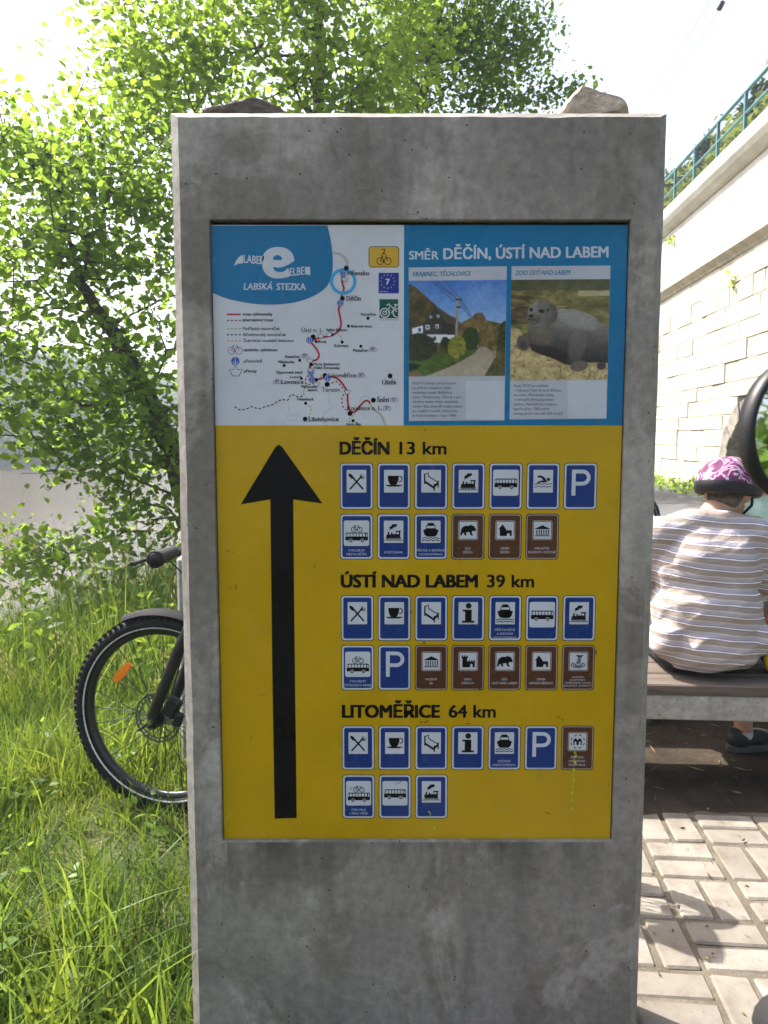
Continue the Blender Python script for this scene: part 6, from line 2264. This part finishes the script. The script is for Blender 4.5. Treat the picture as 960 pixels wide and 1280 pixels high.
def person(name, label, shirt_mat, helmet, loc, rz, foot):
    """seated, facing local +y; origin on the ground below the seat"""
    root = empty(name, loc, rz, label, 'person')
    rot = lambda ax, a: Matrix.Rotation(a, 3, ax)
    neck0, headc = Vector((0.045, 0.085, 1.055)), Vector((0.125, 0.15, 1.172))
    HR = rot('Z', -R(42)) @ rot('X', -R(8))
    shL, shR = Vector((-0.165, 0.05, 1.005)), Vector((0.185, 0.06, 1.0))
    elL, wrL = Vector((-0.225, 0.14, 0.80)), Vector((-0.07, 0.36, 0.80))
    elR, wrR = Vector((0.265, 0.14, 0.765)), Vector((0.16, 0.38, 0.80))
    hipL, hipR = Vector((-0.095, 0.0, 0.545)), Vector((0.095, 0.0, 0.545))
    knL, knR = Vector((-0.08, 0.42, 0.53)), Vector((0.26, 0.38, 0.53))
    anL, anR = Vector((-0.02, 0.60, 0.095)), Vector(foot)
    b = MB()
    b.ellip((0, 0, 0.56), (0.185, 0.135, 0.11), M_SKIN)
    b.ellip((0, 0.03, 0.72), (0.175, 0.135, 0.17), M_SKIN)
    b.ellip((0.01, 0.045, 0.90), (0.17, 0.115, 0.17), M_SKIN)
    for s in (shL, shR):
        b.ellip(s, (0.07, 0.07, 0.065), M_SKIN)
    limb(b, [neck0 - Vector((0.01, 0.02, 0.06)), neck0 + Vector((0.01, 0.02, 0.02)), headc - Vector((0.01, 0.02, 0.04))], [0.075, 0.06, 0.056])
    b.ellip(headc + HR @ Vector((0, 0.005, 0.015)), (0.074, 0.092, 0.098), M_SKIN, HR)
    b.ellip(headc + HR @ Vector((0, 0.035, -0.055)), (0.055, 0.058, 0.058), M_SKIN, HR)
    b.ellip(headc + HR @ Vector((0, 0.100, -0.015)), (0.014, 0.020, 0.026), M_SKIN, HR)
    b.ellip(headc + HR @ Vector((0, 0.090, -0.060)), (0.024, 0.012, 0.011), M_SKIN, HR)
    for s in (-1, 1):
        b.ellip(headc + HR @ Vector((0.076 * s, -0.004, -0.012)), (0.012, 0.022, 0.034), M_SKIN, HR)
        b.ellip(headc + HR @ Vector((0.032 * s, 0.082, 0.018)), (0.016, 0.012, 0.010), M_SKIN, HR)
    for s, el, wr in ((shL, elL, wrL), (shR, elR, wrR)):
        limb(b, [s, (s + el) / 2 + Vector((0, -0.01, 0)), el], [0.054, 0.049, 0.043])
        limb(b, [el, (el + wr) / 2, wr], [0.043, 0.040, 0.028])
        d = (wr - el).normalized()
        side = d.cross(Vector((0, 0, 1))).normalized()
        up = Vector((0, 0, 1))
        pal = wr + d * 0.045
        b.ellip(pal, (0.026, 0.026, 0.026), M_SKIN)
        b.ellip(pal + d * 0.02 + side * 0.016, (0.022, 0.022, 0.018), M_SKIN)
        b.ellip(pal + d * 0.02 - side * 0.016, (0.022, 0.022, 0.018), M_SKIN)
        for k in range(4):
            o = pal + d * 0.03 + side * (k - 1.5) * 0.019
            ln = (0.062, 0.072, 0.068, 0.052)[k]
            limb(b, [o, o + d * ln * 0.6 - up * 0.006, o + d * ln * 0.8 - up * 0.026], [0.0095, 0.009, 0.0075])
        sg = 1 if s is shL else -1
        limb(b, [pal - d * 0.01 + side * 0.02 * sg, pal + d * 0.02 + side * 0.042 * sg, pal + d * 0.045 + side * 0.046 * sg - up * 0.012], [0.011, 0.010, 0.008])
    for h, k, a in ((hipL, knL, anL), (hipR, knR, anR)):
        limb(b, [h, (h + k) / 2, k], [0.095, 0.082, 0.060])
        m = (k + a) / 2 + Vector((0, -0.02, 0.03))
        limb(b, [k, m, a + Vector((0, 0, 0.02)), a - Vector((0, 0, 0.04))], [0.058, 0.058, 0.036, 0.036])
    remesh('body', b, M_SKIN, 0.0085, root, 3)
    # T-shirt
    t = MB()
    t.ellip((-0.005, 0.0, 0.575), (0.208, 0.165, 0.13), M_SKIN)
    t.ellip((0.0, 0.015, 0.70), (0.207, 0.168, 0.19), M_SKIN)
    t.ellip((0.005, 0.03, 0.86), (0.203, 0.142, 0.19), M_SKIN)
    t.ellip((0.012, 0.05, 0.96), (0.190, 0.118, 0.11), M_SKIN)
    for s in (-1, 1):
        t.ellip((0.165 * s, -0.05, 0.60), (0.055, 0.08, 0.07), M_SKIN)
    limb(t, [(-0.15, 0.05, 1.005), (0.01, 0.055, 1.045), (0.18, 0.06, 1.0)], [0.072, 0.075, 0.072])
    limb(t, [neck0 - Vector((0.01, 0.02, 0.07)), neck0 + Vector((0, 0, -0.005))], [0.09, 0.076])
    for s, el in ((shL, elL), (shR, elR)):
        limb(t, [s, s + (el - s) * 0.5, s + (el - s) * 0.80], [0.076, 0.074, 0.078])
    def folds(p):
        d = 0.0
        if p.y < 0.06:
            d -= 0.005 * math.exp(-((p.x - 0.01) / 0.032) ** 2) * float(ss(0.62, 0.75, p.z))
            for s in (-1, 1):
                d += 0.013 * math.exp(-((p.x - 0.01 - s * 0.095) / 0.05) ** 2 - ((p.z - 0.93) / 0.06) ** 2)
        low = float(ss(0.80, 0.55, p.z))
        f = mnoise.noise(Vector((p.x * 4 + p.z * 5, p.y * 4, p.z * 15 - p.x * 6)))
        g = mnoise.noise(Vector((p.x * 9 - p.z * 8, p.y * 6, p.z * 20 + 7)))
        rid = (1 - abs(f)) ** 4 * 0.012 + g * 0.003
        return d + rid * (0.45 + 0.9 * low)
    remesh('shirt', t, shirt_mat, 0.009, root, 3, [(Vector((0, 0, 0.492)), Vector((0, 0.12, -1))), (neck0 + Vector((0, 0.0, 0.028)), Vector((0.1, 0.35, 1)).normalized())], folds)
    p = MB()
    p.ellip((0, 0.01, 0.555), (0.200, 0.150, 0.105), M_SKIN)
    for h, k in ((hipL, knL), (hipR, knR)):
        limb(p, [h, (h + k) / 2, h + (k - h) * 0.92], [0.105, 0.098, 0.085])
    remesh('shorts', p, M_SHORTS, 0.010, root, 3)
    hr = MB()
    hr.ellip(headc + HR @ Vector((0, -0.008, 0.022)), (0.080, 0.094, 0.098), M_SKIN, HR)
    hr.ellip(headc + HR @ Vector((0, -0.045, -0.035)), (0.064, 0.052, 0.052), M_SKIN, HR)
    remesh('hair', hr, M_HAIR, 0.007, root, 2, [(headc + HR @ Vector((0, 0.03, 0.01)), (HR @ Vector((0, 0.9, -0.55))).normalized())])
    # shoes
    for a, dirv in ((anL, Vector((0.25, 1, 0)).normalized()), (anR, Vector((0.96, 0.28, 0)).normalized())):
        sdv = Vector((-dirv.y, dirv.x, 0))
        q = Matrix((sdv, dirv, Vector((0, 0, 1)))).transposed()
        base = Vector((a.x, a.y, 0.0))
        sh = MB()
        sh.ellip(base + dirv * -0.015 + Vector((0, 0, 0.062)), (0.043, 0.062, 0.052), M_SKIN, q)
        sh.ellip(base + dirv * 0.06 + Vector((0, 0, 0.055)), (0.045, 0.085, 0.040), M_SKIN, q)
        sh.ellip(base + dirv * 0.135 + Vector((0, 0, 0.046)), (0.048, 0.070, 0.033), M_SKIN, q)
        limb(sh, [base + dirv * -0.05 + Vector((0, 0, 0.09)), base + dirv * -0.058 + Vector((0, 0, 0.108))], [0.012, 0.010])
        sho = remesh('shoe', sh, M_SHOE, 0.006, root, 2)
        so = MB()
        n = 28
        loop = []
        for k in range(n):
            an = 2 * PI * k / n
            y = math.cos(an)
            wdt = 0.044 + 0.006 * y
            loop.append((sdv * (math.sin(an) * wdt) + dirv * (0.062 + y * 0.142)))
        vs = [base + l * 0.97 + Vector((0, 0, 0.005)) for l in loop] + [base + l * 1.03 + Vector((0, 0, 0.016)) for l in loop] + [base + l + Vector((0, 0, 0.036)) for l in loop]
        fs = [(r_ * n + k, r_ * n + (k + 1) % n, (r_ + 1) * n + (k + 1) % n, (r_ + 1) * n + k) for r_ in range(2) for k in range(n)]
        so.add(vs, fs, M_SOLE, True)
        so.add(vs[:n], [list(range(n))[::-1]], M_SOLE)
        so.add(vs[2 * n:], [list(range(n))], M_SOLE)
        so.build('sole', sho)
        sk = MB()
        limb(sk, [base + Vector((0, 0, 0.07)) - dirv * 0.004, base + Vector((0, 0, 0.108)) - dirv * 0.004], [0.042, 0.0415])
        remesh('sock', sk, M_SOCK, 0.006, root, 1, [(base + Vector((0, 0, 0.098)), Vector((0, 0, 1)))])
    if helmet:
        hm = MB()
        vs, fs = [], []
        nu, nv = 40, 14
        HC = headc + HR @ Vector((0, 0.0, 0.020))
        HT = HR @ rot('X', -R(4))
        def shell(th, ph, k):
            rx, ry, rz_ = 0.122, 0.155, 0.128
            q = Vector((rx * math.sin(th) * math.cos(ph), ry * math.sin(th) * math.sin(ph), rz_ * math.cos(th)))
            groove = 0.0
            xx = math.sin(th) * math.cos(ph)
            if 0.25 < th < 1.35:
                groove = -0.008 * max(0, math.cos(xx * 9.5) ** 9) if abs(math.sin(ph)) > 0.2 else 0
            return HC + HT @ (q * (1 + k) + q.normalized() * groove)
        for j in range(nv + 1):
            th = 0.02 + (PI * 0.5 + 0.02) * j / nv
            for i in range(nu):
                vs.append(shell(th, 2 * PI * i / nu, 0))
        for j in range(nv):
            for i in range(nu):
                fs.append((j * nu + i, (j + 1) * nu + i, (j + 1) * nu + (i + 1) % nu, j * nu + (i + 1) % nu))
        hm.add(vs, fs, M_HELMET, True)
        hm.add(vs[:nu], [list(range(nu))], M_HELMET)
        ho = hm.build('helmet', root)
        ho['label'] = 'purple and white patterned cycling helmet with a black lower edge'
        bd = MB()
        vs, fs = [], []
        rows_ = [(1.0, 0.004), (1.012, -0.004), (1.0, -0.016), (0.95, -0.030), (0.90, -0.036), (0.86, -0.02), (0.86, 0.0)]
        for k, z in rows_:
            for i in range(nu):
                ph = 2 * PI * i / nu
                back = 0.5 - 0.5 * math.sin(ph)
                vs.append(HC + HT @ Vector((0.122 * k * math.cos(ph), 0.155 * k * math.sin(ph), z * (0.75 + 0.6 * back))))
        for j in range(len(rows_) - 1):
            for i in range(nu):
                fs.append((j * nu + i, (j + 1) * nu + i, (j + 1) * nu + (i + 1) % nu, j * nu + (i + 1) % nu))
        bd.add(vs, fs, M_BLACK_PL, True)
        bd.build('helmet_rim', ho)
        sp_ = MB()
        for s in (-1, 1):
            sp_.tube([HC + HT @ Vector((0.085 * s, 0.02, -0.03)), headc + HR @ Vector((0.078 * s, 0.045, -0.05)), headc + HR @ Vector((0.02 * s, 0.06, -0.118))], 0.006, M_BLACK_PL, 6)
        sp_.build('chin_strap', ho)
    return root
per_x, per_y = 1.315, bench_p.y + 0.20
person('person', 'person in a striped T-shirt and purple helmet sitting on the bench, back turned', M_SHIRT, True, (per_x, per_y, 0), 0.0,
       (at_z(926, 942, 0.0).x - per_x, at_z(926, 942, 0.0).y - per_y + 0.02, 0.095)).scale = (1.08, 1.05, 1.0)
person('person', 'person in a pale mint T-shirt sitting across the picnic table', M_MINT, False, (2.36, bench_p.y + 1.92, 0), PI, (0.15, 0.55, 0.095))

# yellow bag on the bench
def bag():
    p = at_y(979, 815, bench_p.y + 0.17)
    root = empty('bag', (p.x, p.y, 0.45), 0.2, 'small rounded yellow and black bag on the bench beside the seated person', 'bag')
    b = MB()
    b.ellip((0, 0, 0.075), (0.085, 0.10, 0.08), M_BLACK_PL)
    b.build('pouch', root)
    y = MB()
    for s in (-0.02,):
        y.tube([Vector((0.092 * math.cos(a), s + 0.01 * math.sin(2 * a), 0.075 + 0.088 * math.sin(a))) for a in np.linspace(-0.9, PI + 0.9, 24)], 0.019, M_YEL, 8, flat=0.45)
    y.build('strap', root)
bag()
# stones left on top of the stand
def rock(name, label, px, mat, fn, seed, y):
    b = bmesh.new()
    bmesh.ops.create_icosphere(b, subdivisions=4, radius=1.0)
    off = Vector((seed * 3.1, seed * 1.7, seed * 0.3))
    for v in b.verts:
        v.co = fn(v.co.copy(), off)
    me = bpy.data.meshes.new(name)
    b.to_mesh(me)
    b.free()
    me.materials.append(mat)
    zmin = min(v.co.z for v in me.vertices)
    for v in me.vertices:
        v.co.z -= zmin
    o = link_mesh(name, me)
    p = at_y(px, 142, y)
    o.location = (p.x, y, sz1 - 0.004)
    tagit(o, label, 'stone')
def fA(c, o):
    n = mnoise.fractal(c * 1.6 + o, 1.0, 2.1, 5)
    n2 = mnoise.noise(Vector((c.x * 3, c.y * 3, c.z * 9)) + o)
    x = c.x * 0.088 * (1 + 0.10 * n)
    z = c.z
    z = max(min(z, 0.62 + 0.12 * n2), -0.5)
    lay = math.floor(z * 4 + n2 * 0.5) / 4
    z = z * 0.5 + lay * 0.5
    h = 0.033 * (0.80 + 0.25 * math.sin(c.x * 3.2 + 0.6)) 
    return Vector((x, c.y * 0.05 * (1 + 0.2 * n), z * h + 0.004 * n2))
def fB(c, o):
    n = mnoise.fractal(c * 1.4 + o, 1.0, 2.0, 5)
    v = Vector((c.x, c.y, c.z))
    for nn, d in ((Vector((0.30, 0.1, 0.95)), 0.52), (Vector((-0.85, -0.1, 0.5)), 0.66), (Vector((0, -1, 0.25)), 0.7), (Vector((0, 0, -1)), 0.45), (Vector((0.95, 0, 0.25)), 0.86), (Vector((-.3, .1, .95)), .78)):
        nn.normalize()
        e = v.dot(nn) - d
        if e > 0:
            v -= nn * e * 0.93
    v += v * 0.07 * n
    return Vector((v.x * 0.082, v.y * 0.065, v.z * 0.040 * (1.25 - 0.45 * v.x)))
rock('stone', 'flat dark layered stone lying on top of the concrete stand', 305.5, M_ROCK_A, fA, 1.0, Y_SLAB + 0.085)
rock('stone', 'pale brown wedge shaped sandstone lying on top of the concrete stand', 737, M_ROCK_B, fB, 2.0, Y_SLAB + 0.085)
# low post behind the parked bike
pp = at_y(221, 760, 3.05)
post = MB()
post.box((pp.x + 0.09, 3.13, 0.44), (0.18, 0.16, 0.97), M_CONC_POST, None, 0.012)
tagit(post.build('concrete_post'), 'low pale concrete post behind the parked mountain bike', 'post')

# ------------------------------------------------------------------ summer haze over the valley
def haze():
    t = bpy.data.materials.new('haze')
    t.use_nodes = True
    nt = t.node_tree
    nt.nodes.clear()
    o = nt.nodes.new('ShaderNodeOutputMaterial')
    v = nt.nodes.new('ShaderNodeVolumePrincipled')
    v.inputs['Color'].default_value = (0.80, 0.88, 1.0, 1)
    v.inputs['Density'].default_value = 0.0016
    v.inputs['Anisotropy'].default_value = 0.2
    nt.links.new(v.outputs[0], o.inputs['Volume'])
    b = MB()
    b.box((0, 100, 22), (2200, 2200, 60), t)
    h = b.build('haze')
    h['kind'] = 'stuff'
haze()
